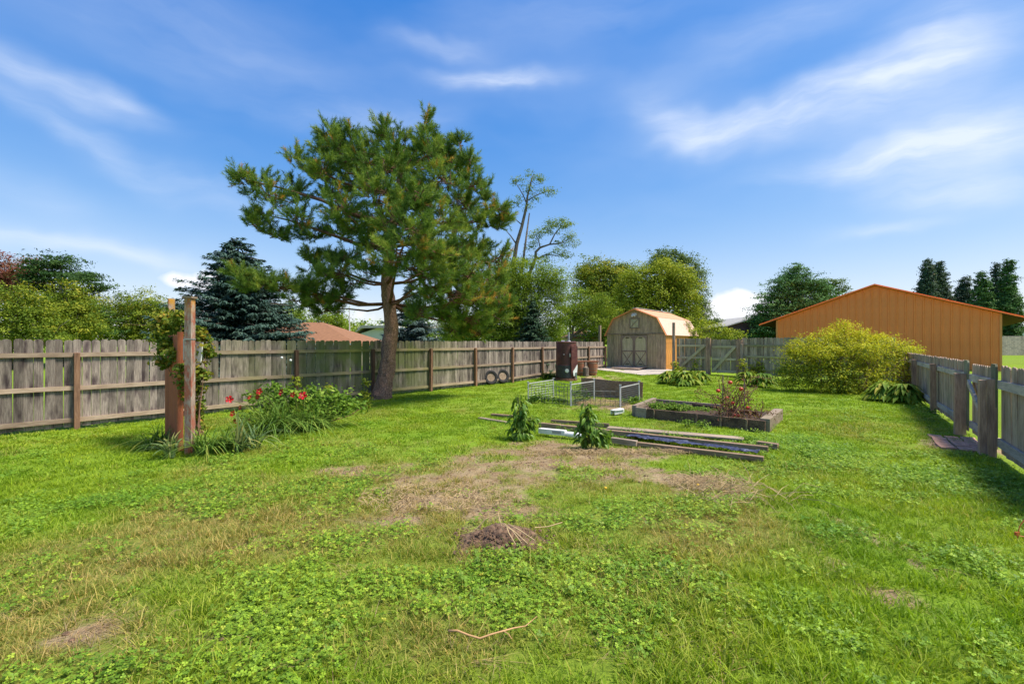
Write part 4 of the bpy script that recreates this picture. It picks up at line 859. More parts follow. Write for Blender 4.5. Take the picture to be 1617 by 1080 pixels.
nd = unit(rad*1.0+sd[:, None, :]*(.55+.7*tt[..., None])+rg.normal(size=(S, nn, 3))*.22); nl = .125*(.8+.4*rg.random((S, nn)))
side = unit(np.cross(nd, rg.normal(size=(S, nn, 3))))*.0068
tri = np.stack([base-side, base+side, base+nd*nl[..., None]], 2).reshape(-1, 3)
yellow = ((ctx > 640) & (cty > 380)); vs_ = np.array([s[3] for s in shoots])*.46+rg.random(S)*.26+.0+yellow*.16*rg.random(S); vs_ = np.where(rg.random(S) < .018+.02*yellow, .97, vs_)
vv = np.clip(vs_[:, None]+rg.random((S, nn))*.30-.05, 0, 1).ravel()
pm_ = npmesh('needles', tri, np.arange(len(tri)).reshape(-1, 3), vv, LM['pine'], 3); link('needles', pm_, pine); print('pine shoots', S, 'tris', len(tri)//3)

# ================================================================== trees beyond the fence
def px_lobes(spec, Y, O, depth=.85):
    out = []
    for sp1 in spec:
        px, py, rx, ry = sp1[:4]; dy = sp1[4] if len(sp1) > 4 else 0; vo = sp1[5] if len(sp1) > 5 else 0
        p = Vector(P(px, py, Y+dy))-O; s = (Y+dy)/F; out.append((p.x, p.y, p.z, rx*s, depth*(rx+ry)/2*s, ry*s, vo))
    return out
def leafy(name, label, Y, spec, mat, trunk_px, leaf=.17, dens=1.6, clump=.5, per=26, trunk_r=.2, seed=1, branches=(), limbs=True, squash=.5, up=.6, aspect=1.6, back=True, barkm=None, shell=.55, cat='tree', group='trees beyond the fences', voff=0.):
    x = P(trunk_px, 541, Y)[0]; O = Vector((x, Y, gz1(0, Y))); t = thing(name, label, cat, O, 0, group)
    lb = px_lobes(spec, Y, O)
    if back: lb = lb+[(a, b+.9*e, c*.96, d*.85, e*.8, f*.85, v) for a, b, c, d, e, f, v in lb[::2]]
    m = MB(); top = max(lb, key=lambda l: l[2]); hgt = top[2]; rg_ = random.Random(seed)
    pts = [Vector((0, 0, -.1)), Vector((rg_.gauss(0, .1), 0, hgt*.25)), Vector((top[0]*.4, 0, hgt*.5)), Vector((top[0]*.8, 0, hgt*.8))]
    m.tube(pts, [trunk_r, trunk_r*.8, trunk_r*.6, trunk_r*.25], 8)
    for l in (lb[:26] if limbs else []):
        c = Vector(l[:3]); z0 = max(.25*hgt, min(.6*hgt, c.z*.6)); k = z0/hgt; s0 = pts[1].lerp(pts[2], min(1, max(0, (k-.25)/.25))) if k < .5 else pts[2].lerp(pts[3], min(1, (k-.5)/.3))
        m.tube([s0, s0.lerp(c, .5)+Vector((0, 0, .1)), c], [trunk_r*.4, trunk_r*.25, trunk_r*.1], 5, False)
    for br in branches:
        pp_ = [Vector(P(a, b, Y))-O for a, b in br[0]]; n = len(pp_); m.tube(pp_, [br[1]+(br[2]-br[1])*i/(n-1) for i in range(n)], 6)
    obj('trunk', m, barkm or M_BARK, t, smooth=True)
    V, Q, v = lobe_leaves(lb, dens*DM*.8, leaf*.78, clump*.92, up, int(per*1.5), aspect, shell, voff, seed, .74, squash); link('crown', npmesh('crown', V, Q, v, mat), t); STAT[name] = STAT.get(name, 0)+len(Q)
    return t
STAT = {}; DM = 2.6
def spruce(name, label, Y, px, topy, halfw, mat, n_layer=30, seed=1, pw=.74, droop=.25, base_py=545, q=.2, wq=.06, lean=0, group='conifers beyond the fences'):
    rg_ = np.random.default_rng(seed); x = P(px, 541, Y)[0]; z0 = gz1(0, Y); O = Vector((x, Y, z0)); t = thing(name, label, 'tree', O, 0, group)
    H = P(px, topy, Y)[2]-z0; Rm = halfw/F*Y; m = MB().tube([(0, 0, -.1), (0, 0, H*.5), (0, 0, H*.97)], [H*.022, H*.013, .01], 8)
    Ps = []; Ns = []; Up = []; Vs = []; tl = rg_.random(5)
    for i in range(n_layer):
        f = (i+.3)/n_layer; z = H*(.03+.95*f); rr = Rm*(1-f)**pw*(.80+.36*rg_.random())+.05; nb_ = int(7+10*(1-f))
        for b in range(nb_):
            a = rg_.random()*6.283; Lb = rr*(.75+.35*rg_.random()); up_ = .28+.4*f-.0; d = np.array([math.cos(a), math.sin(a), 0])
            ns = max(5, int(Lb/.075)); zb = z+rg_.normal()*.08
            e = (d*Lb+np.array([0, 0, -droop*Lb*.6+.1*Lb])); 
            if b % 3 == 0: m.tube([(0, 0, zb), (e[0]*.9, e[1]*.9, zb+e[2]*.9)], [.02+.006*Lb, .006], 4, False)
            tone = rg_.random()*.5
            for k in range(ns):
                s = (k+rg_.random())/ns; s = .15+.85*s; p = np.array([0, 0, zb])+d*Lb*s+np.array([0, 0, -droop*Lb*s+.34*Lb*s*s*droop*2.2])
                wd = (1-s)*.38*Lb+.08; sd_ = np.array([-d[1], d[0], 0]); r_ = rg_.integers(3, 7)
                for j in range(r_):
                    o = (rg_.random()*2-1)*wd; Ps.append(p+sd_*o+np.array([0, 0, rg_.normal()*.03-abs(o)*.18])); Up.append(d*.9+sd_*np.sign(o)*.6+np.array([0, 0, .15])); Ns.append([rg_.normal()*.35, rg_.normal()*.35, 1]); Vs.append(min(1, tone+.35*s*rg_.random()+.2*rg_.random()))
    nq = len(Ps); V, Q, v = leaves(np.array(Ps), np.array(Ns, float), q*(.7+.6*rg_.random(nq)), np.array(Vs), q/wq, .5, np.array(Up)*2.2)
    obj('trunk', m, M_BARK, t); link('crown', npmesh('crown', V, Q, v, mat), t); STAT[name] = STAT.get(name, 0)+nq; return t

spruce('blue_spruce', 'broad dark blue spruce behind the fence left of the big pine', 21.5, 376, 374, 144, LM['spruce'], 50, 2, .62, .3, q=.22, wq=.07)
spruce('blue_spruce', 'paler silvery blue spruce behind the fence, right of the pine trunk', 20.5, 650, 440, 84, LM['spruce_pale'], 30, 3, .74, .3, q=.19, wq=.06)
spruce('spruce_tree', 'small dense green spruce behind the fence left of the rusty boiler', 25, 842, 474, 46, LM['spruce_green'], 30, 4, .74, .22, q=.17, wq=.055)
leafy('pine_tree', 'tall dark pine with flat layered boughs beside the red maple', 32, [(75, 425, 40, 22), (95, 412, 32, 14), (60, 445, 35, 25), (110, 440, 32, 14, -1), (140, 436, 18, 6), (125, 460, 30, 10), (150, 452, 22, 7), (128, 440, 24, 8), (100, 478, 45, 20), (135, 490, 35, 14), (150, 505, 30, 12), (90, 515, 50, 22), (165, 520, 30, 10)], LM['darkpine'], 95, .24, 1.5, .55, 26, .25, 11, aspect=3, squash=.18, shell=.2, group='conifers beyond the fences')
leafy('red_maple', 'red leaved maple top at the left edge above the yellow green trees', 34, [(5, 430, 42, 26), (40, 428, 22, 14), (-30, 445, 40, 30), (15, 455, 26, 16)], LM['red'], -5, .17, 2.0, .45, 24, .2, 12)
leafy('yellow_green_tree', 'yellow green tree at the left edge in front of the red maple', 27, [(20, 480, 45, 28), (-15, 500, 45, 40), (45, 505, 42, 26), (10, 530, 60, 24), (60, 530, 42, 20), (30, 465, 28, 14, 0, .15)], LM['yellowgreen'], 15, .14, 2.1, .42, 24, .18, 13, branches=[([(70, 545), (60, 520), (40, 500), (30, 480)], .05, .01), ([(80, 540), (95, 515), (110, 505)], .04, .01)])
leafy('yellow_green_tree', 'yellow green tree below the dark layered pine', 30, [(105, 470, 34, 26, 0, .15), (125, 495, 40, 24), (85, 500, 40, 26), (140, 520, 40, 20), (100, 528, 40, 18)], LM['yellowgreen'], 105, .14, 2.1, .42, 24, .18, 14)
leafy('olive_tree', 'low hazy olive and yellow tree between the dark pine and the blue spruce', 34, [(205, 480, 35, 22), (235, 478, 26, 18, 0, .1), (190, 505, 40, 26), (225, 510, 42, 28), (255, 500, 30, 26), (200, 530, 50, 16), (245, 532, 45, 14), (168, 495, 22, 24)], LM['yellowgreen'], 215, .15, 2.0, .42, 24, .18, 15, branches=[([(290, 540), (262, 514), (235, 512), (215, 516)], .05, .015)])
leafy('leafy_tree', 'small round green tree behind the brown roofed house', 40, [(520, 505, 28, 18), (505, 520, 30, 18), (535, 520, 20, 16), (480, 515, 30, 22), (455, 500, 25, 20)], LM['green'], 515, .17, 2.0, .45, 24, .18, 16)
# light green locust mass right of the pine
leafy('locust_tree', 'feathery light green tree right of the big pine crown', 27, [(800, 440, 38, 36), (835, 432, 38, 26), (870, 445, 30, 28), (780, 480, 40, 30), (820, 480, 45, 32), (865, 485, 34, 30), (800, 520, 45, 22), (850, 522, 38, 18), (872, 522, 14, 18), (760, 515, 40, 26), (730, 520, 40, 24)], LM['green'], 815, .13, 4.2, .40, 26, .2, 17, aspect=2.2, branches=[([(815, 541), (815, 500), (812, 460)], .14, .08), ([(832, 541), (840, 480), (838, 450)], .06, .03)])
br8 = [([(812, 560), (811, 470), (812, 410), (816, 385), (824, 358), (831, 328), (833, 310), (839, 285), (843, 275)], .17, .02), ([(833, 325), (826, 308), (820, 298), (812, 285)], .045, .012), ([(831, 318), (848, 308), (864, 302), (874, 300)], .04, .01), ([(824, 355), (812, 345), (800, 340)], .035, .01), ([(815, 385), (806, 372), (797, 362)], .05, .012), ([(812, 398), (802, 392), (795, 400)], .04, .012),
       ([(826, 470), (835, 435), (846, 408), (846, 398), (853, 391), (868, 386), (876, 370), (888, 355)], .13, .02), ([(853, 391), (850, 378), (845, 370)], .04, .012), ([(868, 386), (882, 385), (895, 380), (905, 372)], .05, .012), ([(846, 410), (862, 402), (880, 404), (892, 398)], .05, .012), ([(838, 285), (846, 292), (858, 290)], .02, .008)]
sp8 = [(842, 276, 11, 7), (818, 285, 13, 8), (828, 295, 10, 6), (850, 284, 13, 7), (862, 302, 14, 6), (873, 300, 8, 6), (846, 312, 10, 6), (836, 300, 9, 6), (822, 312, 9, 5), (838, 330, 8, 8), (815, 322, 8, 5), (800, 342, 8, 5), (880, 355, 22, 12), (893, 352, 14, 10), (868, 362, 16, 10), (850, 368, 14, 9), (900, 372, 12, 10), (906, 385, 8, 8), (888, 382, 14, 8), (842, 378, 10, 8), (876, 400, 18, 8), (895, 402, 12, 6), (858, 410, 14, 8), (838, 388, 10, 8), (800, 395, 9, 8), (832, 412, 16, 12)]
leafy('locust_tree', 'tall sparse tree with bare leaning limbs rising above the light green foliage', 29, sp8, LM['green'], 812, .12, 3.0, .26, 18, .14, 18, branches=br8, limbs=False, back=False, aspect=2, shell=.3, barkm=M_BARK)
leafy('locust_tree', 'drooping light green tree leaning over the small tan house', 31, [(915, 488, 28, 16), (945, 478, 24, 16), (900, 505, 26, 16), (930, 508, 32, 14), (960, 500, 20, 16), (910, 470, 24, 16)], LM['green'], 900, .14, 3.0, .38, 24, .15, 19, aspect=2.2, branches=[([(870, 478), (895, 492), (920, 498), (945, 505)], .06, .02)])
leafy('maple_tree', 'yellow tinged tree top left of the barn shed roof', 42, [(935, 425, 32, 16, 0, .2), (965, 425, 30, 16, 0, .2), (985, 432, 18, 14), (925, 448, 26, 20, 0, .1), (960, 450, 40, 24), (940, 480, 40, 24), (975, 482, 40, 26), (950, 515, 50, 24)], LM['yellowgreen'], 950, .2, 1.7, .55, 26, .25, 20)
leafy('maple_tree', 'full rounded green maple directly behind the barn shed', 38, [(1010, 440, 30, 22), (1045, 428, 34, 20, 0, .08), (1070, 440, 28, 22), (1000, 468, 36, 24), (1040, 465, 44, 28, 0, .08), (1078, 472, 28, 26), (1010, 500, 40, 24), (1055, 500, 44, 24), (1085, 505, 24, 20), (980, 505, 26, 24)], LM['maple'], 1035, .19, 1.8, .5, 26, .25, 21)
leafy('poplar_tree', 'taller grey green poplar behind the maple, right of the barn shed', 48, [(1052, 405, 24, 14), (1085, 418, 22, 20), (1040, 415, 18, 12), (1068, 412, 20, 18), (1098, 440, 16, 24), (1102, 465, 16, 22), (1108, 490, 14, 20), (1095, 505, 20, 24), (1075, 450, 26, 26)], LM['poplar'], 1075, .2, 1.5, .5, 24, .25, 22)
leafy('pine_tree', 'rounded dark green white pine left of the orange barn roof', 44, [(1257, 432, 20, 16), (1240, 450, 26, 18), (1275, 448, 26, 18), (1225, 470, 28, 18), (1262, 472, 36, 22), (1300, 462, 22, 14), (1212, 492, 24, 18), (1240, 498, 40, 22), (1285, 492, 40, 24), (1215, 518, 36, 20), (1250, 525, 40, 14)], LM['rpine'], 1255, .24, 1.8, .5, 26, .25, 23, aspect=2.6, squash=.3, shell=.35, group='conifers beyond the fences')
leafy('leafy_tree', 'loose green tree just right of the white pine above the orange barn roof', 50, [(1312, 448, 18, 10), (1325, 455, 14, 10), (1300, 456, 16, 12), (1318, 470, 22, 12), (1300, 485, 26, 16)], LM['poplar'], 1310, .2, 1.4, .4, 22, .2, 24)
def col(name, label, Y, px, topy, hw, mat, seed, n=10, group='conifers beyond the fences'):
    sp_l = []
    for i in range(n):
        f = i/(n-1); sp_l.append((px+random.uniform(-2, 2), topy+8+(530-topy)*f, hw*(.2+.8*min(1, f*1.7)), (530-topy)/n*.95))
    return leafy(name, label, Y, sp_l, mat, px, .28, 4.6, .30, 20, .2, seed, aspect=2.2, back=False, group=group, shell=.8)
col('spruce_tree', 'dark conifer with a thin pointed top, leftmost above the right slope of the orange barn', 55, 1465, 413, 20, LM['cypress_dark'], 31)
col('spruce_tree', 'dark conifer close against the pointed one above the orange barn', 57, 1484, 416, 22, LM['cypress_dark'], 32)
col('spruce_tree', 'lower dark ragged conifer in the dip above the orange barn roof', 58, 1522, 438, 22, LM['cypress_dark'], 33)
col('cypress_tree', 'rounded green cypress in front of the dark ragged conifer', 54, 1551, 430, 19, LM['cypress'], 34)
col('cypress_tree', 'slim dark cypress second from the tallest one', 57, 1574, 418, 12, LM['cypress_dark'], 35)
col('cypress_tree', 'tallest smooth green cypress near the right edge of the picture', 54, 1593, 412, 17, LM['cypress'], 36)
leafy('shrub', 'light green shrub poking over the back fence beside the shed', 30, [(1098, 528, 16, 10), (1118, 520, 16, 12), (1108, 532, 24, 10), (1138, 526, 18, 10), (1088, 515, 5, 14), (1130, 515, 12, 8)], LM['maple'], 1110, .13, 2.4, .25, 22, .04, 41, cat='shrub', group='shrubs behind the back fence')
leafy('shrub', 'low light green shrub over the back fence below the maroon house', 30, [(1152, 528, 16, 8), (1165, 530, 12, 7), (1145, 532, 14, 8)], LM['maple'], 1152, .13, 2.4, .25, 22, .04, 42, cat='shrub', group='shrubs behind the back fence')
leafy('leafy_tree', 'small grey green tree between shed roof and maroon house', 52, [(1125, 508, 14, 10), (1108, 515, 18, 12)], LM['poplar'], 1125, .2, 1.8, .4, 22, .12, 43)
# far treeline so that the horizon is closed
tl = MB(); V = []; 
spec = []
for k in range(90):
    a = -1.35+2.7*k/89; Yd = 150; x = Yd*math.tan(a) if abs(a) < 1.2 else None
    if x is None: continue
    spec.append((x, Yd+random.uniform(-8, 8), gz1(0, Yd)+2+random.random()*1.5, 7, 4, 3+random.random()*1.6))
V, Q, v = lobe_leaves(spec, .12, .9, 1.8, .6, 20, 1.4, .5, 0, 77); tlm = link('far_treeline', npmesh('far_treeline', V, Q, v, LM['green'])); tag(tlm, 'far off low green wood along the horizon', kind='stuff')
print('leaf counts', STAT, sum(STAT.values()))
def ball(r, n=10, sq=.85): return MB().lathe([(r*.02, -r*sq)]+[(r*math.sin(a), -r*sq*math.cos(a)) for a in [math.pi*k/8 for k in range(1, 8)]]+[(r*.02, r*sq*.88)], n=n)
# ================================================================== plants made of blades and leaves
def blades(n, L, wd, arch, r0, seed, segs=5, up=1.0, dirn=None, spread=6.283):
    """long arching strap leaves from one crown, local coordinates"""
    rg_ = np.random.default_rng(seed); V = []; Q = []; v = []
    for i in range(n):
        a = (dirn if dirn is not None else 0)+(rg_.random()-.5)*spread; l = 1.25*L*(.6+.6*rg_.random()); ar = arch*(.3+1.0*rg_.random()); b0 = r0*math.sqrt(rg_.random()); b1 = rg_.random()*6.283
        x0, y0 = b0*math.cos(b1), b0*math.sin(b1); o = len(V); c, s = math.cos(a), math.sin(a); ww = wd*(.7+.6*rg_.random()); tone = rg_.random()
        for k in range(segs+1):
            t = k/segs; h = l*ar*.75*t*(.4+.6*t); z = l*(t*up-.62*ar*t**2.2); w_ = ww*.5*(min(1, t*5+.5))*(1-t**2.5)+.0008
            V += [(x0+c*h-s*w_, y0+s*h+c*w_, z), (x0+c*h+s*w_, y0+s*h-c*w_, z)]
        for k in range(segs): Q.append((o+2*k, o+2*k+1, o+2*k+3, o+2*k+2)); v.append(min(1, tone*.75+.25*(k/segs)))
    return np.array(V), np.array(Q), np.array(v)
def clump(name, label, cat, px, py, parts, mat, group=None, dz=0):
    x, y = G(px, py); t = thing(name, label, cat, (x, y, gz1(x, y)+dz), 0, group); V, Q, v = join(parts); link('leaves', npmesh('leaves', V, Q, v, mat), t); return t
def shift(p, d): return (p[0]+np.array(d), p[1], p[2])
LG = 'strap leaved plants in the flower border'
clump('iris_plant', 'iris fan with grey green blades at the left foot of the red arbor panel', 'plant', 270, 722, [blades(26, .42, .035, .9, .07, 1), blades(8, .5, .03, 1.4, .05, 2, dirn=3.0, spread=1.2)], LM['iris'], LG)
clump('lily_clump', 'dark low lily clump tucked behind the red arbor panel', 'plant', 248, 708, [blades(120, .42, .016, 1.3, .16, 3)], LM['lily'], LG)
clump('lily_clump', 'drooping day lily clump just right of the peeling arbor post', 'plant', 325, 716, [blades(120, .5, .017, 1.35, .14, 4)], LM['lily'], LG)
clump('lily_clump', 'day lily clump with yellowing leaves between arbor post and upright iris', 'plant', 352, 712, [blades(100, .46, .017, 1.3, .15, 5)], LM['lily'], LG)
clump('iris_plant', 'upright broad bladed iris under the lowest red flower', 'plant', 375, 714, [blades(16, .55, .04, .35, .05, 6), blades(14, .5, .03, 1.3, .08, 61, dirn=0, spread=2.5)], LM['iris'], LG)
clump('iris_plant', 'iris with long pale arching blades at the right end of the arbor bed', 'plant', 398, 708, [blades(30, .55, .028, 1.2, .12, 7)], LM['iris'], LG)
clump('lily_clump', 'big spilling mound of narrow day lily leaves below the red flowers', 'plant', 440, 682, [blades(300, .75, .017, 1.5, .28, 8), shift(blades(150, .7, .017, 1.5, .22, 81), (-.35, .1, 0))], LM['lily'], LG)
clump('lily_clump', 'right hand mound of narrow day lily leaves next to the fallen stalks', 'plant', 490, 678, [blades(220, .72, .017, 1.5, .25, 9)], LM['lily'], LG)
def petal_flower(r):
    m = MB()
    for k in range(5):
        a = k*6.283/5; c, s = math.cos(a), math.sin(a); p = lambda rr, off, z: (c*rr-s*off, s*rr+c*off, z)
        m.poly([(0, 0, 0), p(r*.5, -r*.34, r*.42), p(r*1.0, -r*.42, r*.55), p(r*1.12, 0, r*.48), p(r*1.0, r*.42, r*.60), p(r*.5, r*.34, r*.44), p(r*.55, 0, r*.32)], [(0, 1, 6), (1, 2, 3, 6), (6, 3, 4, 5), (0, 6, 5)])
    return m
HY_ = 9.9; hbx, hby = (470-CX)/F*HY_, HY_
hib = thing('hibiscus_plant', 'sprawling hibiscus with large red flowers in front of the long fence', 'plant', (hbx, hby, 0)); HO = Vector(hib.location)
hl = px_lobes([(420, 632, 26, 9), (450, 626, 28, 11), (480, 632, 30, 12), (510, 636, 30, 12), (540, 645, 24, 10), (430, 645, 24, 8), (395, 655, 22, 7, -.3), (460, 650, 26, 10, -.2), (500, 655, 34, 12, -.1), (530, 655, 26, 10), (560, 640, 20, 9, .3), (410, 622, 24, 9, .2), (440, 615, 26, 9, .3), (500, 618, 26, 11, .3), (530, 628, 30, 11, .3)], HY_, HO)
V, Q, v = lobe_leaves(hl, 20, .09, .14, .6, 16, 1.9, .3, 0, 51); link('leaves', npmesh('leaves', V, Q, v, LM['hib']), hib)
stm = MB(); fls = []
for px, py, r in ((362.5, 631, .085), (381, 643.5, .06), (369, 653.6, .075), (372.6, 665, .06), (395.5, 628, .055), (410.7, 618.6, .075), (407.5, 626.6, .055), (446, 620, .08), (463.5, 623.4, .065), (479.5, 626, .10), (395.5, 663.6, .06)):
    Yf = HY_-.45 if px < 400 else HY_-.55; p = Vector(P(px, py, Yf))-HO; r *= .8; fls.append((p, r)); b0 = Vector((max(-.9, p.x*.45), p.y*.2, 0)); stm.tube([b0, b0.lerp(p, .6)+Vector((0, 0, .12)), p], [.012, .009, .005], 5)
for i in range(26):
    l = random.choice(hl); stm.tube([(random.gauss(0, .25), random.gauss(0, .1), 0), (l[0]*.6, l[1], l[2]*.6), (l[0]+random.gauss(0, .2), l[1]+random.gauss(0, .1), l[2]+.1)], [.012, .008, .004], 4)
obj('stem', stm, M_STEM, hib)
for p, r in fls:
    fo = obj('flower', petal_flower(r), M_PETAL, hib, p, (R(75+random.uniform(-20, 20)), 0, random.uniform(-.6, .6))); obj('flower_centre', MB().tube([(0, 0, 0), (0, 0, r*.9)], [r*.07, r*.09], 6), M_YEL, fo)
for lab, px, pyt, pyb, Yl, wdp in (('bright lime leafed plant rising in the middle of the flower border', 473, 597, 665, 10.2, 15), ('slim lime leafed plant beside the fence post left of the pine trunk', 577, 597, 645, 12.6, 8), ('pale green bushy plant near the fence in the border, between lime plant and pine', 518, 607, 650, 10.8, 16)):
    x0 = (px-CX)/F*Yl; t = thing('border_plant', lab, 'plant', (x0, Yl, 0)); O = Vector(t.location); n = 4
    sp_l = [(px+random.uniform(-3, 3)*(1 if i < n-1 else 0), pyt+6+(pyb-pyt-8)*i/(n-1), wdp*(.45+.55*i/(n-1)), (pyb-pyt)/n*.62) for i in range(n)]; q = px_lobes(sp_l, Yl, O)
    V, Q, v = lobe_leaves(q, 26, .075, .09, .5, 13, 1.6, .2, 0, int(px)); link('leaves', npmesh('leaves', V, Q, v, LM['lime'] if 'lime' in lab else LM['hib']), t); obj('stem', MB().tube([(0, 0, 0), (q[1][0]*.5, 0, q[1][2]*.6), (q[0][0], 0, q[0][2])], [.014, .01, .005], 5), M_STEM, t)
t = thing('white_garden_phlox', 'two tall thin stems with small white blooms before the fence', 'plant', ((452-CX)/F*11, 11, 0)); O = Vector(t.location)
for px, py in ((445, 567), (459, 571)): p = Vector(P(px, py, 11))-O; obj('stem', MB().tube([(p.x*.6, 0, 0), (p.x*.7, .02, p.z*.5), p], [.007, .006, .004], 5), M_STEM, t); obj('flower', MB().lathe([(.008, 0), (.025, .015), (.03, .04), (.01, .06)], tuple(p), 8), M_WHITE, t)
t = thing('fallen_stalks', 'brown woody stalks leaning out of the flower border', 'stalks', (*G(516, 668), 0))
for a, b, c in ((.0, .55, .55), (.12, .7, .38), (-.1, .5, .35)): obj('stalk', MB().tube([(a-.1, 0, .02), (a+b*.5, .1, c*.4), (a+b, .2, c)], [.014, .011, .007], 6), M_BSTEM, t)

# ------------------------------------------------------------------ arbor remnant
A0 = (-5.19, 7.55); A1 = (-6.34, 8.72)
arb = thing('arbor', 'old arbor of two posts with a red stained panel between them', 'arbor', (A0[0], A0[1], 0), math.atan2(A1[1]-A0[1], A1[0]-A0[0])); AL = math.hypot(A1[0]-A0[0], A1[1]-A0[1])
ax = math.atan2(A1[1]-A0[1], A1[0]-A0[0])
obj('post', MB().box((0, 0, 1.25), (.105, .105, 2.5)), M_PEEL, arb, (0, 0, -.02), (0, 0, -ax)); obj('post_cap', MB().box((0, 0, 2.50), (.15, .15, .03)), M_TRIM, arb, rot=(0, 0, -ax))
obj('post', MB().box((0, 0, 1.3), (.10, .10, 2.62)), M_PEEL, arb, (AL, 0, -.02))
nbp = 9
for i in range(nbp):
    wd = 1.24/nbp; obj('panel_board', MB().box((0, 0, .96), (wd-.010, .03, 1.88+(.02 if i == 0 else 0))), M_REDP, arb, (.27+(i+.5)*wd, .10, 0))
obj('panel_backing', MB().box((.89, .075, .95), (1.23, .014, 1.84)), M_REDP, arb); obj('edge_strip', MB().box((.235, .09, .98), (.045, .08, 1.94)), M_REDP, arb)
obj('pipe', MB().tube([(.11, .0, 1.46), (.11, .05, 1.5), (.11, .05, 1.84)], .022, 8), M_METAL, arb); obj('wire_tie', MB().box((0, 0, 1.83), (.115, .115, .02)), M_METAL, arb, rot=(0, 0, -ax))
bx0 = P(313, 556, 7.95); t = thing('white_box', 'small white plastic panel hanging among the vine leaves right of the arbor post', 'panel', (bx0[0], bx0[1], bx0[2]-.17))
obj('panel', MB().box((0, 0, .17), (.10, .03, .33)), M_WHITE, t, (0, 0, 0), (0, R(5), 0)); obj('rim', MB().box((0, -.018, .33), (.11, .02, .025)), M_METAL, t, rot=(0, R(5), 0))
vn = thing('climbing_vine', 'yellowing climbing vine wrapped round the arbor posts', 'vine', (A0[0]-.1, A0[1]+.2, 0)); VO = Vector(vn.location)
vl = px_lobes([(262, 505, 13, 14, .7), (275, 515, 16, 16, .4), (255, 530, 14, 12, .6), (268, 545, 18, 14, .3), (280, 560, 12, 14, .1), (262, 572, 12, 8, .3), (284, 500, 8, 14, .2), (248, 515, 8, 10, .7), (288, 578, 5, 12, -.05), (289, 600, 4, 14, -.08), (290, 622, 3, 10, -.08),
               (316, 530, 8, 14, .3), (326, 545, 8, 12, .3), (330, 558, 6, 8, .35), (314, 560, 7, 14, .3), (318, 590, 7, 16, .25), (312, 615, 6, 14, .25), (315, 640, 6, 12, .25), (312, 662, 7, 12, .2), (318, 675, 6, 8, .2)], 7.75, VO)
V, Q, v = lobe_leaves(vl, 130, .07, .07, .3, 12, 1.5, .15, .0, 52); link('leaves', npmesh('leaves', V, Q, v, LM['vine']), vn)
m = MB()
for i in range(16):
    l = vl[(i*3) % len(vl)]; b = (.1+random.gauss(0, .1), random.gauss(.0, .08), 0); m.tube([b, (l[0]*.4+random.gauss(0, .05), l[1]*.5, l[2]*.5), l[:3], (l[0]+random.gauss(0, .22), l[1], l[2]+random.uniform(-.05, .2))], [.010, .008, .005, .002], 4)
obj('stem', m, M_BSTEM, vn)

# ------------------------------------------------------------------ pepper plants
def pepper_leaf(L, W):
    V = []; F_ = []
    n = 6
    for k in range(n+1):
        t = k/n; w_ = W*.5*math.sin(math.pi*min(1, t*.92+.06))**.8*(1-.25*t); z = -.42*L*t*t; x = L*t*(1-.18*t); V += [(x, -w_, z+.16*w_*2), (x, 0, z), (x, w_, z+.16*w_*2)]
    for k in range(n): a = 3*k; F_ += [(a, a+3, a+4, a+1), (a+1, a+4, a+5, a+2)]
    return MB().poly(V, F_)
pls = []
for k in range(9):
    m = pepper_leaf((.13, .16, .11)[k % 3], (.05, .058, .045)[k % 3]).mesh('leaf'); a = m.attributes.new('v', 'FLOAT', 'FACE'); a.data.foreach_set('value', [random.random()*.3+k*.08]*len(m.polygons)); m.materials.append(LM['pepper']); pls.append(m)
def pepper(label, px, py, spec, n, seed):
    x, y = G(px, py); t = thing('pepper_plant', label, 'plant', (x, y, gz1(x, y)), 0, 'pepper plants by the timbers'); O = Vector(t.location); lb = px_lobes(spec, y, O, .9); rg_ = random.Random(seed); st = MB()
    top = lb[0]; st.tube([(0, 0, -.03), (.01, 0, top[2]*.4), (top[0]*.6, 0, top[2]*.7), (top[0], 0, top[2]+.02)], [.012, .010, .008, .005], 6); W_ = sum(l[3]*l[5] for l in lb)
    for l in lb:
        k = max(4, int(n*2.0*l[3]*l[5]/W_/4)); c = Vector(l[:3])
        for b in range(k):
            u = Vector((rg_.gauss(0, 1), rg_.gauss(0, 1), rg_.gauss(0, 1))).normalized(); e = c+Vector((u.x*l[3], u.y*l[4], u.z*l[5]))*(.5+.45*rg_.random()); s0 = Vector((top[0]*.4, 0, max(.04, e.z*.6))); st.tube([s0, s0.lerp(e, .5)+Vector((0, 0, .03)), e], [.007, .005, .003], 4)
            for q in range(4):
                p = s0.lerp(e, .45+.17*q+.1*rg_.random()); az_ = math.atan2(e.y-s0.y, e.x-s0.x)+rg_.gauss(0, 1.0); o = link('leaf', pls[rg_.randrange(9)], t, p, (rg_.gauss(0, .35), rg_.uniform(.0, 1.05), az_)); o.scale = (rg_.uniform(.9, 1.4),)*3
    obj('stem', st, M_STEM, t); return t
pepper('taller narrow topped pepper plant left of the white trough', 823, 692, [(818, 624, 9, 8), (822, 640, 16, 12), (826, 660, 24, 14), (824, 678, 27, 13), (843, 668, 14, 12)], 150, 1)
pepper('broader dark leaved pepper plant in front of the long timbers', 934, 708, [(924, 640, 9, 10), (927, 656, 16, 12), (932, 676, 26, 14), (935, 692, 28, 12), (958, 686, 16, 9)], 150, 2)

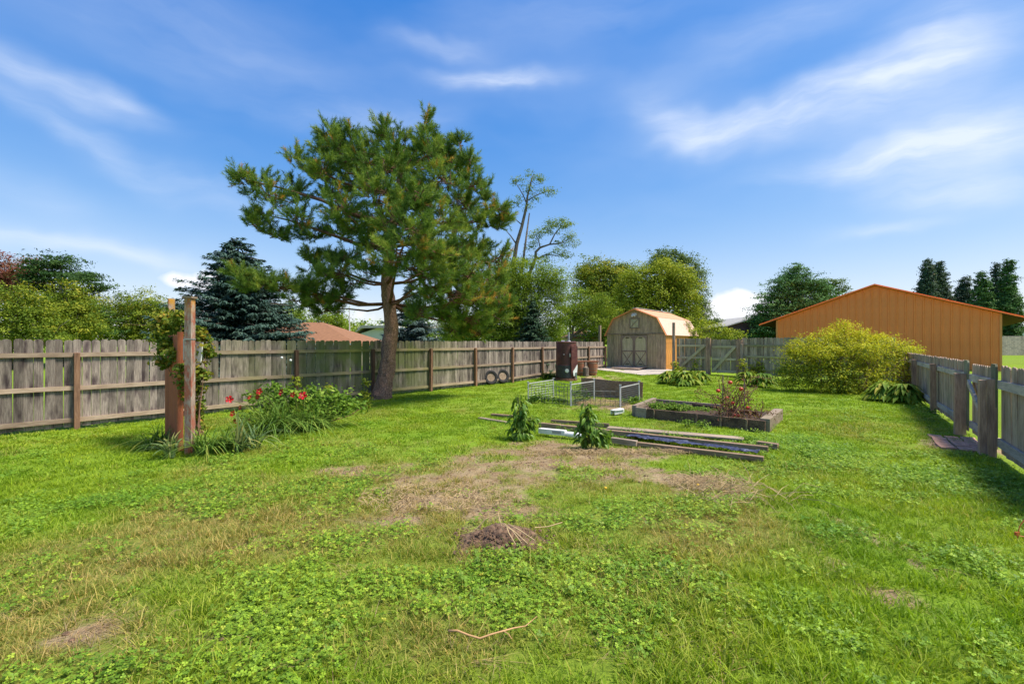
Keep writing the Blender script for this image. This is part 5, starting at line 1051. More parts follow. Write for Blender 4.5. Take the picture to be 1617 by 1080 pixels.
# ------------------------------------------------------------------ garden timbers
def timber(name, label, cat, a, b, w_, h, mat, z=0., dz2=None, cuts=()):
    (xa, ya), (xb, yb) = G(*a), G(*b); L = math.hypot(xb-xa, yb-ya); t = tag(obj(name, MB().box((L/2, 0, h/2), (L, w_, h)), mat, None, (xa, ya, gz1(xa, ya)+z), (0, 0, math.atan2(yb-ya, xb-xa))), label, cat); return t
def beveled(o, wd=.008):
    md = o.modifiers.new('bevel', 'BEVEL'); md.width = wd; md.segments = 2; return o
x1, y1 = G(1007, 700)
beveled(timber('timber', 'short pale end timber between the pepper plant and the long front timber', 'timber', (966, 699), (1006, 705), .09, .10, M_BEDG, 0))
beveled(timber('timber', 'nearest long brown timber edging the plastic lined strip', 'timber', (1007, 704), (1206, 728), .09, .08, M_TIMB, -.01))
beveled(timber('timber', 'second long brown timber running behind the plastic lined strip', 'timber', (852, 674), (1213, 714), .09, .095, M_TIMB, 0))
beveled(timber('timber', 'grey flat weathered timber half sunk in the grass behind the long pair', 'timber', (960, 678), (1175, 696), .24, .035, M_BEDG, .02))
beveled(timber('timber', 'short dark buried timber end at the right of the garden strip', 'timber', (1195, 703), (1229, 708), .10, .09, M_TIMB, -.01))
beveled(timber('timber', 'thin dark back edging board of the garden strip near the pen', 'timber', (870, 667), (962, 674), .06, .10, M_TIMB, -.03))
beveled(timber('timber', 'pale thin board lying left of the taller pepper plant', 'board', (757, 661), (800, 668), .10, .035, M_BEDG, 0))
beveled(timber('timber', 'short brown board behind the taller pepper plant', 'board', (776, 656), (812, 659), .10, .05, M_TIMB, 0))
gx0, gy0 = G(852, 686); gx1, gy1 = G(922, 693)
gu = thing('gutter_trough', 'white plastic trough lying along the timber between the pepper plants', 'trough', (gx0, gy0, .03), math.atan2(gy1-gy0, gx1-gx0)); L = math.hypot(gx1-gx0, gy1-gy0)
obj('trough', MB().box((L*.3, 0, .05), (L*.6, .11, .09)), M_WHITE, gu); obj('trough_end', MB().tube([(L*.6, 0, .05), (L*.8, 0, .05), (L, 0, .05)], [.05, .055, .055], 14), M_WHITE, gu, rot=(0, R(2), 0)); obj('label_plate', MB().box((L*.42, -.058, .055), (.18, .006, .05)), M_GRYROOF, gu)
# crumpled plastic sheet between the two timbers
(xa, ya), (xb, yb) = G(985, 694), G(1195, 722); n = 60; m = 7; d = Vector((xb-xa, yb-ya, 0)); nn_ = Vector((-d.y, d.x, 0)).normalized(); V = []; Fc = []
for i in range(n+1):
    for j in range(m+1):
        p = Vector((xa, ya, 0))+d*(i/n)+nn_*(.03+.24*j/m); V.append((p.x, p.y, .035+.045*float(fbm(p.x*9, p.y*9, 1, 3))+.02*random.random()))
for i in range(n):
    for j in range(m): Fc.append((i*(m+1)+j, (i+1)*(m+1)+j, (i+1)*(m+1)+j+1, i*(m+1)+j+1))
tag(obj('plastic_sheet', MB().poly(V, Fc), M_SHEET), 'crumpled dark blue and white plastic sheet lining the strip between timbers', 'plastic sheet')

# ------------------------------------------------------------------ raised bed
Q0, Q1, Q2, Q3 = [Vector((a, b, 0)) for a, b in BEDQ]
bed = thing('raised_bed', 'raised garden bed of dark planks around the dried tomato plant', 'raised bed', tuple(Q0)); BO = Vector(bed.location)
def plank(a, b, h, w_, mat, z0=-.02): return beveled(obj('plank', MB().beam(Vector((0, 0, 0)), (b-a), w_, h), mat, bed, a-BO+Vector((0, 0, z0+h/2))))
md_ = Q0.lerp(Q1, .10); plank(Q0, md_, .24, .07, M_BEDG); plank(md_+(Q1-Q0)*.004, Q1, .235, .06, M_BED); plank(Q1+Vector((.02, .05, 0)), Q2, .27, .18, M_BEDG); plank(Q2+Vector((-.05, .02, 0)), Q2.lerp(Q3, .55), .17, .05, M_BED); plank(Q2.lerp(Q3, .42)+Vector((.05, .06, 0)), Q3, .24, .06, M_BEDG); plank(Q3, Q0+Vector((-.02, .08, 0)), .27, .12, M_BEDG)
plank(Q0.lerp(Q3, .75)+Vector((.9, -.6, 0)), Q1.lerp(Q2, .70)+Vector((-.35, .1, 0)), .25, .05, M_BED)
for f in (.17, .52, .70, .88): p = Q0.lerp(Q1, f); obj('stake', MB().box((0, 0, .1), (.035, .02, .24)), M_TIMB, bed, p-BO+Vector((-.03, -.045, -.02)), (0, 0, math.atan2(Q1.y-Q0.y, Q1.x-Q0.x)))
V = []; Fc = []; n = 30
for i in range(n+1):
    for j in range(n+1):
        p = Q0.lerp(Q1, i/n).lerp(Q3.lerp(Q2, i/n), j/n)-BO; V.append((p.x, p.y, .11+.09*float(fbm(p.x*3, p.y*3, 1.5, 3))))
for i in range(n):
    for j in range(n): Fc.append((i*(n+1)+j, (i+1)*(n+1)+j, (i+1)*(n+1)+j+1, i*(n+1)+j+1))
obj('soil', MB().poly(V, Fc), M_SOIL, bed, smooth=True)
# weeds in the bed
def weed_patch(name, label, spec, Y, leafm, leaf, dens, seed, stems=20, cat='weeds', clump_=.08, shell=.1):
    cx = sum(s[0] for s in spec)/len(spec); t = thing(name, label, cat, (P(cx, 541, Y)[0], Y, gz1(0, Y))); O = Vector(t.location); lb = px_lobes(spec, Y, O)
    V, Q, v = lobe_leaves(lb, dens, leaf, clump_, .5, 12, 1.9, shell, 0, seed); V[:, 2] = np.maximum(V[:, 2], .0); link('leaves', npmesh('leaves', V, Q, v, leafm), t); m = MB()
    for i in range(stems):
        l = lb[i % len(lb)]; m.tube([(l[0]+random.gauss(0, l[3]*.3), l[1], .0), (l[0]+random.gauss(0, l[3]*.4), l[1]+random.gauss(0, .1), l[2]*.7), (l[0]+random.gauss(0, l[3]*.7), l[1]+random.gauss(0, .1), l[2]+l[5]*random.uniform(.3, 1))], [.006, .005, .002], 4)
    if stems: obj('stem', m, M_STEM, t)
    return t
weed_patch('bed_weeds', 'low yellow green weeds in the left half of the raised bed', [(1035, 641, 14, 6), (1060, 642, 18, 6), (1085, 645, 20, 6), (1045, 646, 18, 5), (1105, 649, 20, 5), (1130, 652, 24, 5), (1190, 655, 16, 6)], 11.2, LM['hib'], .055, 150, 71, 20)
weed_patch('pen_weeds', 'dark green weeds along the front foot of the wire pen', [(845, 629, 14, 6), (862, 630, 14, 6), (880, 633, 14, 6), (893, 634, 10, 5), (838, 632, 8, 5)], 13.9, LM['weed'], .06, 60, 72, 0)
weed_patch('pen_weeds', 'tall tangled weeds climbing the middle wires of the pen', [(908, 622, 8, 14, .3), (918, 620, 10, 14, .5), (930, 622, 9, 12, .8), (915, 634, 12, 8, .3), (925, 632, 10, 8, .5)], 13.4, LM['weed'], .06, 18, 73, 18)
weed_patch('pen_weeds', 'bright grassy weeds behind the right wire panel of the pen', [(990, 632, 10, 8), (1002, 630, 10, 9), (985, 638, 8, 6), (1010, 634, 8, 5)], 13.6, LM['hib'], .06, 30, 74, 14)
weed_patch('post_weeds', 'dark leafy weeds at the fence foot left of the rusty boiler', [(866, 593, 8, 6), (874, 596, 8, 6), (860, 597, 6, 4)], 22.5, LM['weed'], .12, 26, 75, 0)
weed_patch('strip_weeds', 'small round leaved weeds creeping over the right end of the timbers', [(1180, 700, 14, 4), (1200, 697, 18, 4), (1220, 700, 12, 5), (1190, 692, 16, 3)], 8.4, LM['hib'], .035, 90, 76, 0)
weed_patch('strip_weeds', 'grass and weeds overgrowing the back timber beside the plastic strip', [(1000, 684, 22, 3, .5), (1050, 689, 26, 3, .3), (1100, 694, 26, 3), (1145, 699, 22, 3, -.1), (1120, 716, 26, 3, -.9), (1170, 722, 26, 3, -1.0), (1050, 708, 20, 3, -.6)], 8.9, LM['hib'], .035, 70, 78, 30)
weed_patch('bed_grass', 'tufts of weeds growing up against the dark front plank of the bed', [(1085, 668, 12, 5), (1110, 672, 12, 6), (1150, 678, 12, 6), (1175, 683, 12, 4), (1225, 672, 8, 10, .6)], 9.9, LM['hib'], .045, 90, 77, 24)
# dried tomato plant
TY = 10.3; tx, tY = G(1165, 668); tom = thing('tomato_plant', 'dried brown tomato plant with a few red fruits in the raised bed', 'plant', ((1160-CX)/F*TY, TY, .12)); TO = Vector(tom.location); st = MB(); rg_ = random.Random(9); ends = []
for i in range(34):
    px = rg_.gauss(1158, 24); py = rg_.uniform(592, 640); e = Vector(P(px, py, TY+rg_.gauss(0, .25)))-TO; b = Vector((rg_.gauss(0, .18), rg_.gauss(0, .2), 0)); mid = b.lerp(e, .6)+Vector((rg_.gauss(0, .06), 0, .08)); dr_ = e+Vector((rg_.gauss(0, .12), rg_.gauss(0, .05), -rg_.uniform(.02, .18))); st.tube([b, mid, e, dr_], [.009, .007, .005, .003], 5); ends += [mid, e, dr_]
for i in range(26):
    a = Vector((rg_.uniform(-.55, .65), rg_.gauss(0, .25), .03)); e = a+Vector((rg_.gauss(0, .25), rg_.gauss(0, .15), rg_.uniform(.1, .35))); st.tube([a, a.lerp(e, .5)+Vector((0, 0, .1)), e], [.006, .005, .003], 4); ends.append(e)
obj('stem', st, M_BSTEM, tom)
for px, h in ((1141, 596), (1175, 602)): e = Vector(P(px, h-4, TY))-TO; obj('stake', MB().tube([(e.x, 0, -.1), (e.x+.01, 0, e.z)], .013, 6), M_TRIM, tom)
PP = []
for e in ends:
    for k in range(7): PP.append((e.x+rg_.gauss(0, .05), e.y+rg_.gauss(0, .05), e.z+rg_.gauss(-.03, .05)))
for k in range(500): PP.append((rg_.gauss(.12, .33), rg_.gauss(0, .28), abs(rg_.gauss(.05, .10))))
PP = np.array(PP); n = len(PP); V, Q, v = leaves(PP, RNG.normal(size=(n, 3)), .05*(.6+.8*RNG.random(n)), RNG.random(n), 2.4, .5); link('leaves', npmesh('leaves', V, Q, v, LM['dryleaf']), tom)
tb = ball(.042).mesh('tomato'); tb.materials.append(M_TOM); tb.polygons.foreach_set('use_smooth', [True]*len(tb.polygons))
for px, py, s in ((1153, 604, 1.15), (1134, 617, 1.1), (1170, 614, 1.1), (1147.5, 628, .95), (1181, 644, 1.1), (1157, 636, .9), (1160, 655, .8), (1156, 660, .8), (1166, 656, .7)):
    o = link('tomato', tb, tom, Vector(P(px, py, TY-.22))-TO); o.scale = (s,)*3
# white downpipe end
dx_, dy_ = G(975, 654); dp = thing('downpipe_end', 'broken white gutter end lying at the left corner of the raised bed', 'gutter piece', (dx_, dy_, .02), R(35))
obj('channel', MB().box((0, 0, .10), (.34, .14, .012)).box((0, -.065, .05), (.34, .012, .10)).box((0, .065, .05), (.34, .012, .10)), M_WHITE, dp, rot=(0, R(-4), 0)); obj('lip', MB().box((-.02, -.08, .095), (.32, .03, .01)), M_WHITE, dp)

# ------------------------------------------------------------------ wire pen
pen = thing('wire_pen', 'small wire garden pen with white posts near the raised bed', 'pen', (*G(870, 634), 0)); PN = Vector(pen.location)
pp_ = {k: Vector((*G(*v), 0))-PN for k, v in dict(a=(834, 634), b=(874.4, 628), c=(901.6, 641), d=(938, 633), e=(979.5, 643), f=(1009.5, 632)).items()}
hts = dict(a=.58, b=.62, c=.66, d=.66, e=.60, f=.58)
for k, p in pp_.items(): obj('post', MB().box((0, 0, hts[k]/2), (.042 if k in 'ce' else .03, .03, hts[k])), M_WPOST, pen, p, (random.gauss(0, .015), random.gauss(0, .015), .3)); obj('post_cap', MB().box((0, 0, hts[k]+.012), (.065, .055, .02)), M_WPOST, pen, p)
def wires(name, a, b, ha, hb, nx_, nz_, mat, r=.0028, sag=.0, frame=None):
    m = MB(); n = 8
    for j in range(nz_+1):
        f = j/nz_; pts = []
        for i in range(n+1): t = i/n; q = a.lerp(b, t); pts.append((q.x, q.y, (.03+(ha-.05)*f)*(1-t)+(.03+(hb-.05)*f)*t-sag*math.sin(math.pi*t)*f))
        m.tube(pts, r*(1.6 if j == nz_ else 1), 4, False)
    for i in range(nx_+1): t = i/nx_; q = a.lerp(b, t); h = ha*(1-t)+hb*t-sag*math.sin(math.pi*t); m.tube([(q.x, q.y, .0), (q.x, q.y, h-.02)], r, 4, False)
    obj(name, m, mat, pen)
    if frame: obj('top_rail', MB().beam(a+Vector((0, 0, ha-.02)), b+Vector((0, 0, hb-.02)), .02, .025), frame, pen)
wires('wire_panel', pp_['a'], pp_['b'], .56, .60, 9, 7, M_WWIRE, .004, 0, M_WPOST); wires('wire_panel', pp_['a'], pp_['c'], .5, .55, 12, 4, M_WIRE, .005); wires('wire_panel', pp_['b'], pp_['c'], .6, .62, 6, 4, M_WIRE, .005, .04)
wires('wire_panel', pp_['c'], pp_['d'], .62, .62, 14, 8, M_WIRE, .0042, 0, M_WPOST); wires('wire_panel', pp_['c'], pp_['e'], .45, .45, 10, 3, M_WIRE, .0045); wires('wire_panel', pp_['e'], pp_['f'], .56, .54, 14, 8, M_WIRE, .0042, 0, M_WPOST)
sa, sb = Vector((*G(918, 625), 0)), Vector((*G(1015, 632), 0)); n = 40; V = []; Fc = []
for i in range(n+1):
    t = i/n; p = sa.lerp(sb, t); h = .60-.05*t+.012*math.sin(9*t); 
    for j, z in enumerate((0, .25, .5, 1)): V.append((p.x, p.y+.03*math.sin(14*t+2*z), z*h+.0))
for i in range(n):
    for j in range(3): Fc.append((i*4+j, (i+1)*4+j, (i+1)*4+j+1, i*4+j+1))
ss = tag(obj('windbreak_screen', MB().poly(V, Fc), M_SCREEN), 'sagging brown woven screen standing behind the wire pen', 'screen'); md = ss.modifiers.new('thick', 'SOLIDIFY'); md.thickness = .015
def straw_heap(name, label, px, py, rx, ry, hgt, n, L, seed, mat=M_STRAW, r=.0035):
    x, y = G(px, py); t = MB(); rg_ = random.Random(seed)
    for i in range(n):
        a = rg_.uniform(0, 6.283); q = math.sqrt(rg_.random()); p = Vector((q*rx*math.cos(a), q*ry*math.sin(a), hgt*(1-q*q)*rg_.random()+.015)); d = Vector((rg_.gauss(0, 1), rg_.gauss(0, 1), rg_.gauss(0, .25))).normalized()*L*rg_.uniform(.5, 1.2); t.tube([p, p+d*.5+Vector((0, 0, rg_.uniform(0, .25)*L)), p+d+Vector((0, 0, -.02))], [r, r*.8, r*.5], 4, False)
    o = obj(name, t, mat, None, (x, y, gz1(x, y))); return tag(o, label, None, None, 'stuff')
straw_heap('straw_litter', 'dry straw and stalks on the floor of the wire pen', 950, 638, .75, .5, .12, 420, .22, 1)
straw_heap('dried_vines', 'heap of dried squash vines lying on the lawn below the timbers', 1125, 765, .5, .32, .08, 220, .26, 2, M_STRAW, .0028)
straw_heap('dried_vines', 'thin scatter of dried vine stalks trailing right from the heap', 1165, 785, .7, .25, .03, 60, .5, 3)
straw_heap('dried_roots', 'tan roots and stalks spilling over the bare soil mound', 790, 856, .24, .14, .07, 70, .11, 4, M_BSTEM, .002)
straw_heap('mulch_straw', 'tan straw mulch beside the nearest long timber', 975, 714, 1.3, .16, .02, 700, .10, 5)
straw_heap('mulch_straw', 'tan dead stalks on the bare patch in mid lawn', 690, 785, .9, .5, .03, 500, .12, 6)

# ------------------------------------------------------------------ soil mound with a hole
mx, my = G(795, 852); n = 64; V = []; Fc = []
for i in range(n+1):
    for j in range(n+1):
        X_ = (i/n-.5)*1.0; Y_ = (j/n-.5)*.85; e = math.exp(-((X_/.28)**2+((Y_-.05)/.21)**2)*1.1); z = .09*e+(float(fbm(X_*9+3, Y_*9, 1, 5))-.5)*.16*min(1, e*2.4)-.05*(1-min(1, e*3)); hx_, hy2 = HOLE[0]-mx, HOLE[1]-my
        z -= .20*math.exp(-(((X_-hx_)/.085)**2+((Y_-hy2-.03)/.07)**2)**1.5); V.append((X_, Y_, z))
for i in range(n):
    for j in range(n): Fc.append((i*(n+1)+j, (i+1)*(n+1)+j, (i+1)*(n+1)+j+1, i*(n+1)+j+1))
M_MOUND = plain('crumbly_soil', (.17, .105, .065), .95, 0, .5, 22)
sm = obj('soil_mound', MB().poly(V, Fc), M_MOUND, None, (mx, my, -.005), smooth=True); tag(sm, 'bare crumbly soil mound with a dark burrow hole', 'soil mound')
rt = thing('uprooted_stalk', 'pulled out pale root stalk arching over the soil mound', 'roots', (mx, my, .05))
for pts in ([(-.28, -.02, .02), (-.16, .02, .13), (-.05, .06, .17), (.06, .08, .16)], [(-.05, .06, .17), (-.03, -.02, .12), (.0, -.07, .06)], [(.28, .0, .06), (.4, .07, .04), (.55, .2, .03)], [(-.02, -.05, .12), (.08, -.12, .08), (.16, -.24, .02)], [(.0, -.05, .12), (.11, -.14, .07), (.21, -.25, .02)], [(.02, -.05, .11), (.05, -.15, .07), (.11, -.27, .02)], [(.04, -.04, .11), (.15, -.12, .08), (.27, -.2, .03)]):
    obj('root', MB().tube(pts, [.004, .005, .004, .002][:len(pts)], 6), M_STRAW, rt)
# crumbs and clods of soil on the worn patches
def clod(name, r, seed):
    rg_ = random.Random(seed); m = ball(r, 7, .6)
    m.v = [(a*(1+rg_.uniform(-.25, .25)), b*(1+rg_.uniform(-.25, .25)), c*(1+rg_.uniform(-.3, .3))) for a, b, c in m.v]; o = m.mesh(name); o.materials.append(M_MOUND); return o
cX, cY = sample_fan(2.4, 12, 130); k = (RNG.random(len(cX)) < dirtm(cX, cY)**1.5) & inside(cX, cY) & ~inquad(cX, cY, BEDQ); cX, cY = cX[k], cY[k]; cZ = zsurf(cX, cY)+.004
k = RNG.normal(size=(420, 2))*[.24, .17]; e = np.exp(-((k[:, 0]/.30)**2+((k[:, 1]-.05)/.21)**2)*1.1); hm = np.hypot(k[:, 0]-(HOLE[0]-mx), k[:, 1]-(HOLE[1]-my)) > .10
k, e = k[hm], e[hm]; cX = np.concatenate([cX, mx+k[:, 0]]); cY = np.concatenate([cY, my+k[:, 1]]); cZ = np.concatenate([cZ, .078*e+.0])
n = len(cX); sC = .75*(.35+.9*RNG.random(n)**2.5); scatter('soil_clods', [clod('clod_a', .018, 1), clod('clod_b', .014, 2), clod('clod_c', .022, 3)], np.stack([cX, cY, cZ], 1), RNG.random(n)*6.28, np.stack([sC]*3, 1), RNG.random(n), RNG.integers(0, 3, n), 'crumbs and clods of dry soil lying on the worn patches'); print('clods', n)
# stick in the foreground
sk = [(708, 1016), (722, 1018), (740, 1022), (758, 1025.5), (775, 1023), (795, 1018), (812, 1009), (830, 1006), (848, 994)]
s0 = Vector((*G(*sk[0]), 0)); st_ = thing('bare_stick', 'crooked peeled orange stick lying in the nearest grass', 'stick', tuple(s0))
pts = [Vector((*G(*p), .075+.01*math.sin(i*1.7)))-s0 for i, p in enumerate(sk)]; obj('stick', MB().tube(pts, [.008, .0065, .006, .0062, .0055, .005, .0045, .0035, .002], 7), M_STICK, st_, smooth=True); obj('twig', MB().tube([pts[5], pts[5]+Vector((.03, -.03, .0)), pts[5]+Vector((.05, -.06, -.01))], [.004, .003, .002], 5), M_STICK, st_)
for lab, px, py, s, mt, nm, cat in (('small red tomato fallen on the straw below the broader pepper plant', 925, 706, .7, M_TOM, 'fallen_tomato', 'tomato'), ('small yellow gourd on the worn lawn in the middle', 956, 775, .45, M_GOURD, 'yellow_gourd', 'gourd'), ('small yellow gourd beside the dried vine heap', 1102, 770, .45, M_GOURD, 'yellow_gourd', 'gourd')):
    x, y = G(px, py); o = tag(obj(nm, ball(.042), mt, None, (x, y, .035), smooth=True), lab, cat); o.scale = (s,)*3
x, y = G(1606, 853); ow = thing('orange_flag_wire', 'thin orange wire sticking out of the grass at the right edge', 'wire', (x, y, 0)); obj('wire', MB().tube([(0, 0, 0), (.02, 0, .12), (.10, 0, .24)], .004, 5), M_ORWIRE, ow); obj('clip', MB().box((0, 0, .06), (.03, .02, .03)), M_ORWIRE, ow); obj('base_wire', MB().tube([(-.02, 0, .05), (.1, -.03, .03)], .004, 5), M_ORWIRE, ow)

# ------------------------------------------------------------------ rusty boiler
bx_c, by_c = G(894, 601); by_c += .45; bx_c = (894-CX)/F*by_c
bo = thing('rusty_boiler', 'tall rusty maroon metal boiler barrel with a charcoal lower left part', 'boiler', (bx_c, by_c, gz1(0, by_c)+.06)); Hb = 1.72; rb = .48
obj('barrel', MB().lathe([(rb, 0), (rb+.012, .04), (rb, .06), (rb-.005, .6), (rb+.008, .62), (rb-.005, .64), (rb-.01, Hb-.06), (rb+.012, Hb-.03), (rb, Hb), (rb-.06, Hb+.01)], n=36), M_RUST, bo, smooth=False)
m = MB(); n = 14; z0, z1 = .05, .62
for k in range(n+1): a = R(180)+R(110)*k/n; m.v += [((rb+.012)*math.cos(a), (rb+.012)*math.sin(a), z0), ((rb+.012)*math.cos(a), (rb+.012)*math.sin(a), z1)]
m.f += [(2*k, 2*k+2, 2*k+3, 2*k+1) for k in range(n)]; obj('charcoal_panel', m, M_CHAR, bo)
obj('dial', MB().lathe([(.09, 0), (.09, .02), (.05, .025)], n=16), M_SIDING, bo, (-.02, -rb-.005, .38), (R(90), 0, 0))
obj('door_plate', MB().box((0, 0, .68), (.40, .05, 1.28)), M_RUST, bo, (.33, -rb+.10, .20), (0, 0, R(38))); obj('peeled_patch', MB().prism([(-.08, 0), (.12, .0), (.17, .42), (.16, .52), (.02, .36), (-.12, .20)], -.012, 0), M_WHITE, bo, (.352, -.408, .14), (0, 0, R(38)))
obj('hinge', MB().box((0, 0, 0), (.04, .05, .16)), M_METAL, bo, (.12, -rb-.01, 1.1)); obj('handle', MB().tube([(0, 0, 0), (0, -.06, .01), (.05, -.06, .01)], .014, 6), M_METAL, bo, (-.18, -rb+.02, 1.12))
obj('flue', MB().tube([(0, 0, 0), (0, 0, .45)], [.05, .05], 12), M_METAL, bo, (.12, 0, Hb)); obj('flue_collar', MB().lathe([(.11, 0), (.10, .03), (.055, .05)], n=14), M_METAL, bo, (.12, 0, Hb+.005)); obj('lid_knob', MB().box((0, 0, .03), (.16, .1, .06)), M_WHITE, bo, (-.15, 0, Hb+.01))
obj('pipe_stub', MB().box((0, 0, .15), (.07, .06, .30)), M_METAL, bo, (.42, -.40, .0)); obj('base_ring', MB().lathe([(rb+.05, -.1), (rb+.05, -.02), (rb+.0, .0)], n=24), M_BSTEM, bo)
# bench on tubs
cy_ = 24.0; cx_ = (927.5-CX)/F*cy_; gzc = gz1(0, cy_)
be_ = thing('plank_bench', 'old reddish plank laid across two wooden tubs beside the boiler', 'bench', (cx_, cy_, gzc+.66), 0); obj('plank', MB().box((0, 0, .03), (1.12, .40, .06)), M_TERRA, be_)
def tubmb(r, h): return MB().lathe([(r*.80, 0), (r*.93, h*.3), (r*.97, h*.5), (r*1.0, h*.72), (r, h), (r-.03, h), (r-.04, h*.6)], n=18)
for px, lab in ((916, 'left wooden tub under the plank bench, against the boiler'), (936, 'right wooden tub under the plank bench, nearest the shed')):
    t = thing('wooden_tub', lab, 'tub', ((px-CX)/F*cy_, cy_, gzc), 0, 'tubs carrying the plank bench'); obj('tub', tubmb(.25, .655), M_TERRA, t)
    for z in (.12, .30, .58): obj('hoop', MB().lathe([(.25*(.86+.2*z), z), (.25*(.86+.2*z)+.012, z+.005), (.25*(.87+.2*z)+.012, z+.04), (.25*(.87+.2*z), z+.045)], n=18), M_TRIM, t)
t = thing('log_stump', 'short grey log stump standing between the two tubs', 'stump', ((925-CX)/F*23.6, 23.6, gz1(0, 23.6))); obj('log', MB().lathe([(.17, 0), (.155, .05), (.15, .3), (.14, .42), (.0, .43)], n=14), M_ROCK, t); obj('bark', MB().lathe([(.175, 0), (.16, .06), (.155, .3), (.15, .40)], n=11), M_BARK, t)
# tyres
def tyre(label, px, py, Yt, lean, yaw):
    t = thing('old_tyre', label, 'tyre', (*P(px, py, Yt)[:2], gz1(0, Yt)), 0, 'tyres leaning on the long fence'); Rr = .31
    e = link('tyre_body', None, t) if False else None
    prof = [(.17, -.07), (.20, -.10), (.27, -.11), (.302, -.085), (.31, -.03), (.31, .03), (.302, .085), (.27, .11), (.20, .10), (.17, .07)]; n = 32; m = MB()
    for k in range(n):
        a = 2*math.pi*k/n
        for r, z in prof: q = r*(1 if k % 2 else (.985 if r > .3 else 1)); m.v.append((q*math.cos(a), z, q*math.sin(a)))
    c = len(prof)
    for k in range(n):
        for i in range(c): a, b = k*c+i, k*c+(i+1) % c; a2, b2 = ((k+1) % n)*c+i, ((k+1) % n)*c+(i+1) % c; m.f.append((a, b, b2, a2))
    rot = (lean, 0, yaw); loc = (0, 0, Rr-.01)
    obj('rubber', m, M_RUBBER, t, loc, rot); rim = MB().lathe([(.05, .0), (.06, .03), (.12, .02), (.15, -.02), (.178, .03), (.185, .075), (.178, .07)], n=24); ro = obj('rim', rim, M_RIM, t, loc, None); ro.rotation_euler = (lean+R(90), 0, yaw)
    mm = Matrix.Rotation(yaw, 4, 'Z') @ Matrix.Rotation(lean, 4, 'X') @ Matrix.Rotation(R(90), 4, 'X'); ro.rotation_euler = mm.to_euler()
    for k in range(5): a = 2*math.pi*k/5; obj('bolt', MB().lathe([(.014, 0), (.012, .02)], n=6), M_DARK, ro, (.085*math.cos(a), .085*math.sin(a), .025))
    return t
tyre('left tyre with a rusty tan rim leaning on the long fence', 774.5, 594, 19.95, R(-10), LANG-R(28)); tyre('right tyre with a greyish rim overlapped by the left one', 793, 592, 20.6, R(-12), LANG-R(25))
# ------------------------------------------------------------------ bush, hostas
BY_ = 17.3; bu = thing('yellow_green_bush', 'large rounded yellow green bush in the corner of the low fence', 'bush', ((1335-CX)/F*BY_, BY_, 0)); UO = Vector(bu.location)
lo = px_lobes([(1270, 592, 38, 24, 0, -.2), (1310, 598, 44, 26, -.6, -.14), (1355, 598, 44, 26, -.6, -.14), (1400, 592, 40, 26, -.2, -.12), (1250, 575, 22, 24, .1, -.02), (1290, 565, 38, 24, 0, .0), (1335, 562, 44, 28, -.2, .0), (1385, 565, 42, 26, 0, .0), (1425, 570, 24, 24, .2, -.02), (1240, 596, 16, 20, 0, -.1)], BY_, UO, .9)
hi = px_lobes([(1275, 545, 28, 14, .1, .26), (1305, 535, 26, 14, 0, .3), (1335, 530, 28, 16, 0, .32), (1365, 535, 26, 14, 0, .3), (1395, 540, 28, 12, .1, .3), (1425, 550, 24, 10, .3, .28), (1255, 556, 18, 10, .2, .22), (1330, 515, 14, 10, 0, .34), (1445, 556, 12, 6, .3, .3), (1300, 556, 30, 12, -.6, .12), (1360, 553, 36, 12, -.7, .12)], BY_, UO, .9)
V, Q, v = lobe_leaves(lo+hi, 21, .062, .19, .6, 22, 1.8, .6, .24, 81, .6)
st = MB(); tips = []; rg_ = random.Random(4)
for i in range(90):
    l = rg_.choice(hi+hi+lo[4:]); b = Vector((rg_.gauss(0, .5), rg_.gauss(0, .4), .1)); u = Vector((rg_.gauss(0, 1), rg_.gauss(0, 1), abs(rg_.gauss(.4, .6)))).normalized(); e = Vector(l[:3])+Vector((u.x*l[3], u.y*l[4], u.z*l[5]))*rg_.uniform(1.0, 1.45); md2 = b.lerp(e, .6)+Vector((0, 0, .35)); st.tube([b, md2, e], [.014, .008, .003], 4, False)
    for k in range(16): f = rg_.uniform(.35, 1.02); p = md2.lerp(e, f); tips.append((p.x+rg_.gauss(0, .03), p.y+rg_.gauss(0, .03), p.z+rg_.gauss(0, .03)))
for k in range(9):
    b = Vector((1.35, -1.3, .25)); e = Vector(P(1385+k*7, 570+abs(k-4)*3+rg_.uniform(0, 16), BY_-1.7))-UO; st.tube([b, b.lerp(e, .5)+Vector((0, -.1, .12)), e], [.012, .008, .004], 5)
    for q in range(12): p = b.lerp(e, .4+.6*q/12)+Vector((0, -.05, .1)); tips.append((p.x+rg_.gauss(0, .03), p.y, p.z+rg_.gauss(0, .03)))
tp_ = np.array(tips); n = len(tp_); T = leaves(tp_, RNG.normal(size=(n, 3))+[0, 0, .6], .075*(.6+.7*RNG.random(n)), .72+.28*RNG.random(n), 1.8)
V, Q, v = join([(V, Q, v), T]); link('leaves', npmesh('leaves', V, Q, v, LM['bush']), bu); obj('stem', st, M_BSTEM, bu)
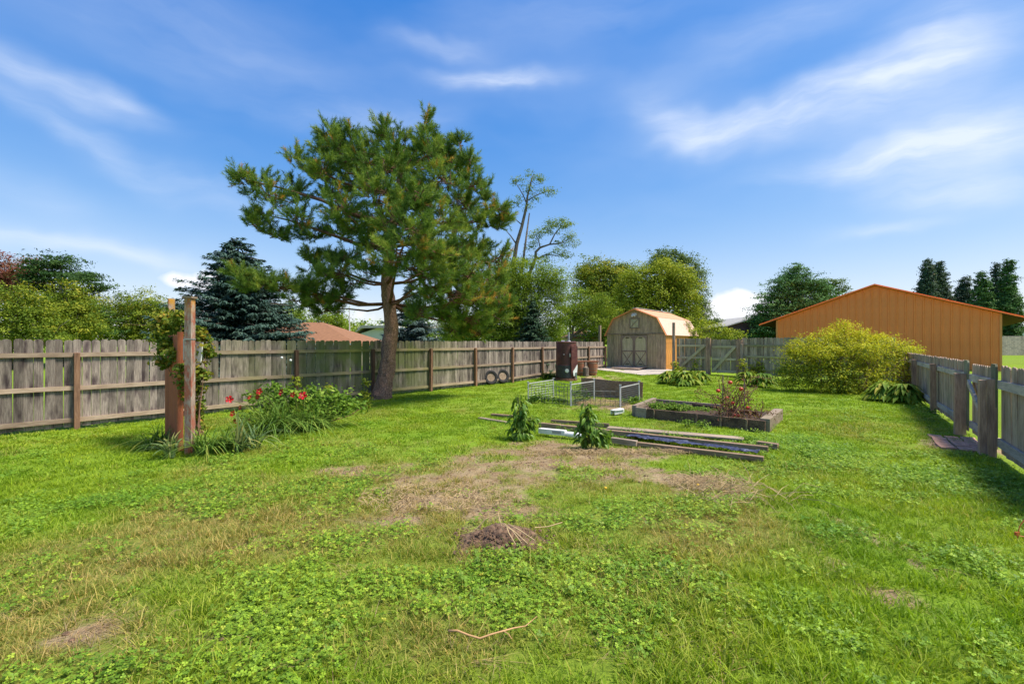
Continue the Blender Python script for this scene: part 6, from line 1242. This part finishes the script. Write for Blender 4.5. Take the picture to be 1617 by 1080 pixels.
def hosta(label, px, py, r, n, seed, Lw=.12, h=.42):
    n = int(n*1.7); x, y = G(px, py); t = thing('hosta', label, 'plant', (x, y+r*.5, gz1(x, y)), 0, 'hostas along the fences'); rg2 = np.random.default_rng(seed); V = []; Q_ = []; v = []
    for i in range(n):
        a = rg2.random()*6.283; el = rg2.random(); L_ = r*(.55+.5*rg2.random()); c, s = math.cos(a), math.sin(a); o = len(V); z0 = h*(.25+.75*el); r0 = r*(1-el)*.75*rg2.random()**.5; W_ = Lw*(.7+.6*rg2.random()); tn_ = rg2.random(); seg = 4
        for k in range(seg+1): u = k/seg; ww = W_*.5*math.sin(math.pi*min(.97, u*.85+.12)); d_ = r0+L_*u*.8; zz = z0+.10*math.sin(u*2.2)-.24*u*u*(1.2-el*.4); V += [(c*d_-s*ww, s*d_+c*ww, max(.01, zz+.02)), (c*d_, s*d_, max(.005, zz)), (c*d_+s*ww, s*d_-c*ww, max(.01, zz+.02))]
        for k in range(seg): a0 = o+3*k; Q_ += [(a0, a0+3, a0+4, a0+1), (a0+1, a0+4, a0+5, a0+2)]; v += [tn_*.9, tn_*.9+.1]
    link('leaves', npmesh('leaves', np.array(V), np.array(Q_), np.array(v), LM['hosta']), t)
for lab, px, py, r, n in (('leftmost hosta mound in front of the wider back gate', 1062, 606, .55, 70), ('middle hosta mound under the long diagonal brace', 1086, 609, .6, 80), ('hosta mound at the foot of the wide post between the gates', 1110, 607, .5, 60), ('yellowish hosta right of the narrow back gate', 1185, 609, .55, 70), ('dark hosta beside the big bush, below the back fence', 1212, 612, .55, 70), ('large leaved hosta between the big bush and the low fence posts', 1410, 634, .55, 90), ('hosta against the low fence, nearest the small gate', 1440, 637, .5, 80)): hosta(lab, px, py, r, n, int(px), h=.5)
weed_patch('tall_weeds', 'tall yellowing weeds growing at the knotty gate post', [(1190, 585, 8, 10), (1200, 580, 8, 9), (1182, 592, 9, 8), (1205, 592, 9, 8), (1172, 575, 3, 14)], 23.0, LM['lime'], .12, 16, 91, 16, 'weeds', .14)
weed_patch('tall_weeds', 'thin climbing weeds at the foot of the tall bare post', [(1068, 578, 4, 12), (1075, 585, 7, 8), (1100, 575, 4, 9), (1092, 588, 7, 7), (1064, 590, 6, 6)], 24.6, LM['maple'], .11, 16, 92, 12, 'weeds', .14)
weed_patch('fence_weeds', 'scruffy weeds along the foot of the low right fence', [(1470, 650, 10, 4), (1500, 668, 12, 4), (1520, 680, 10, 5), (1450, 640, 8, 5)], 10.8, LM['weed'], .05, 50, 93, 0)
print('faces total', sum(len(o.data.polygons) for o in sc.objects if o.type == 'MESH'), 'objects', len(sc.objects))
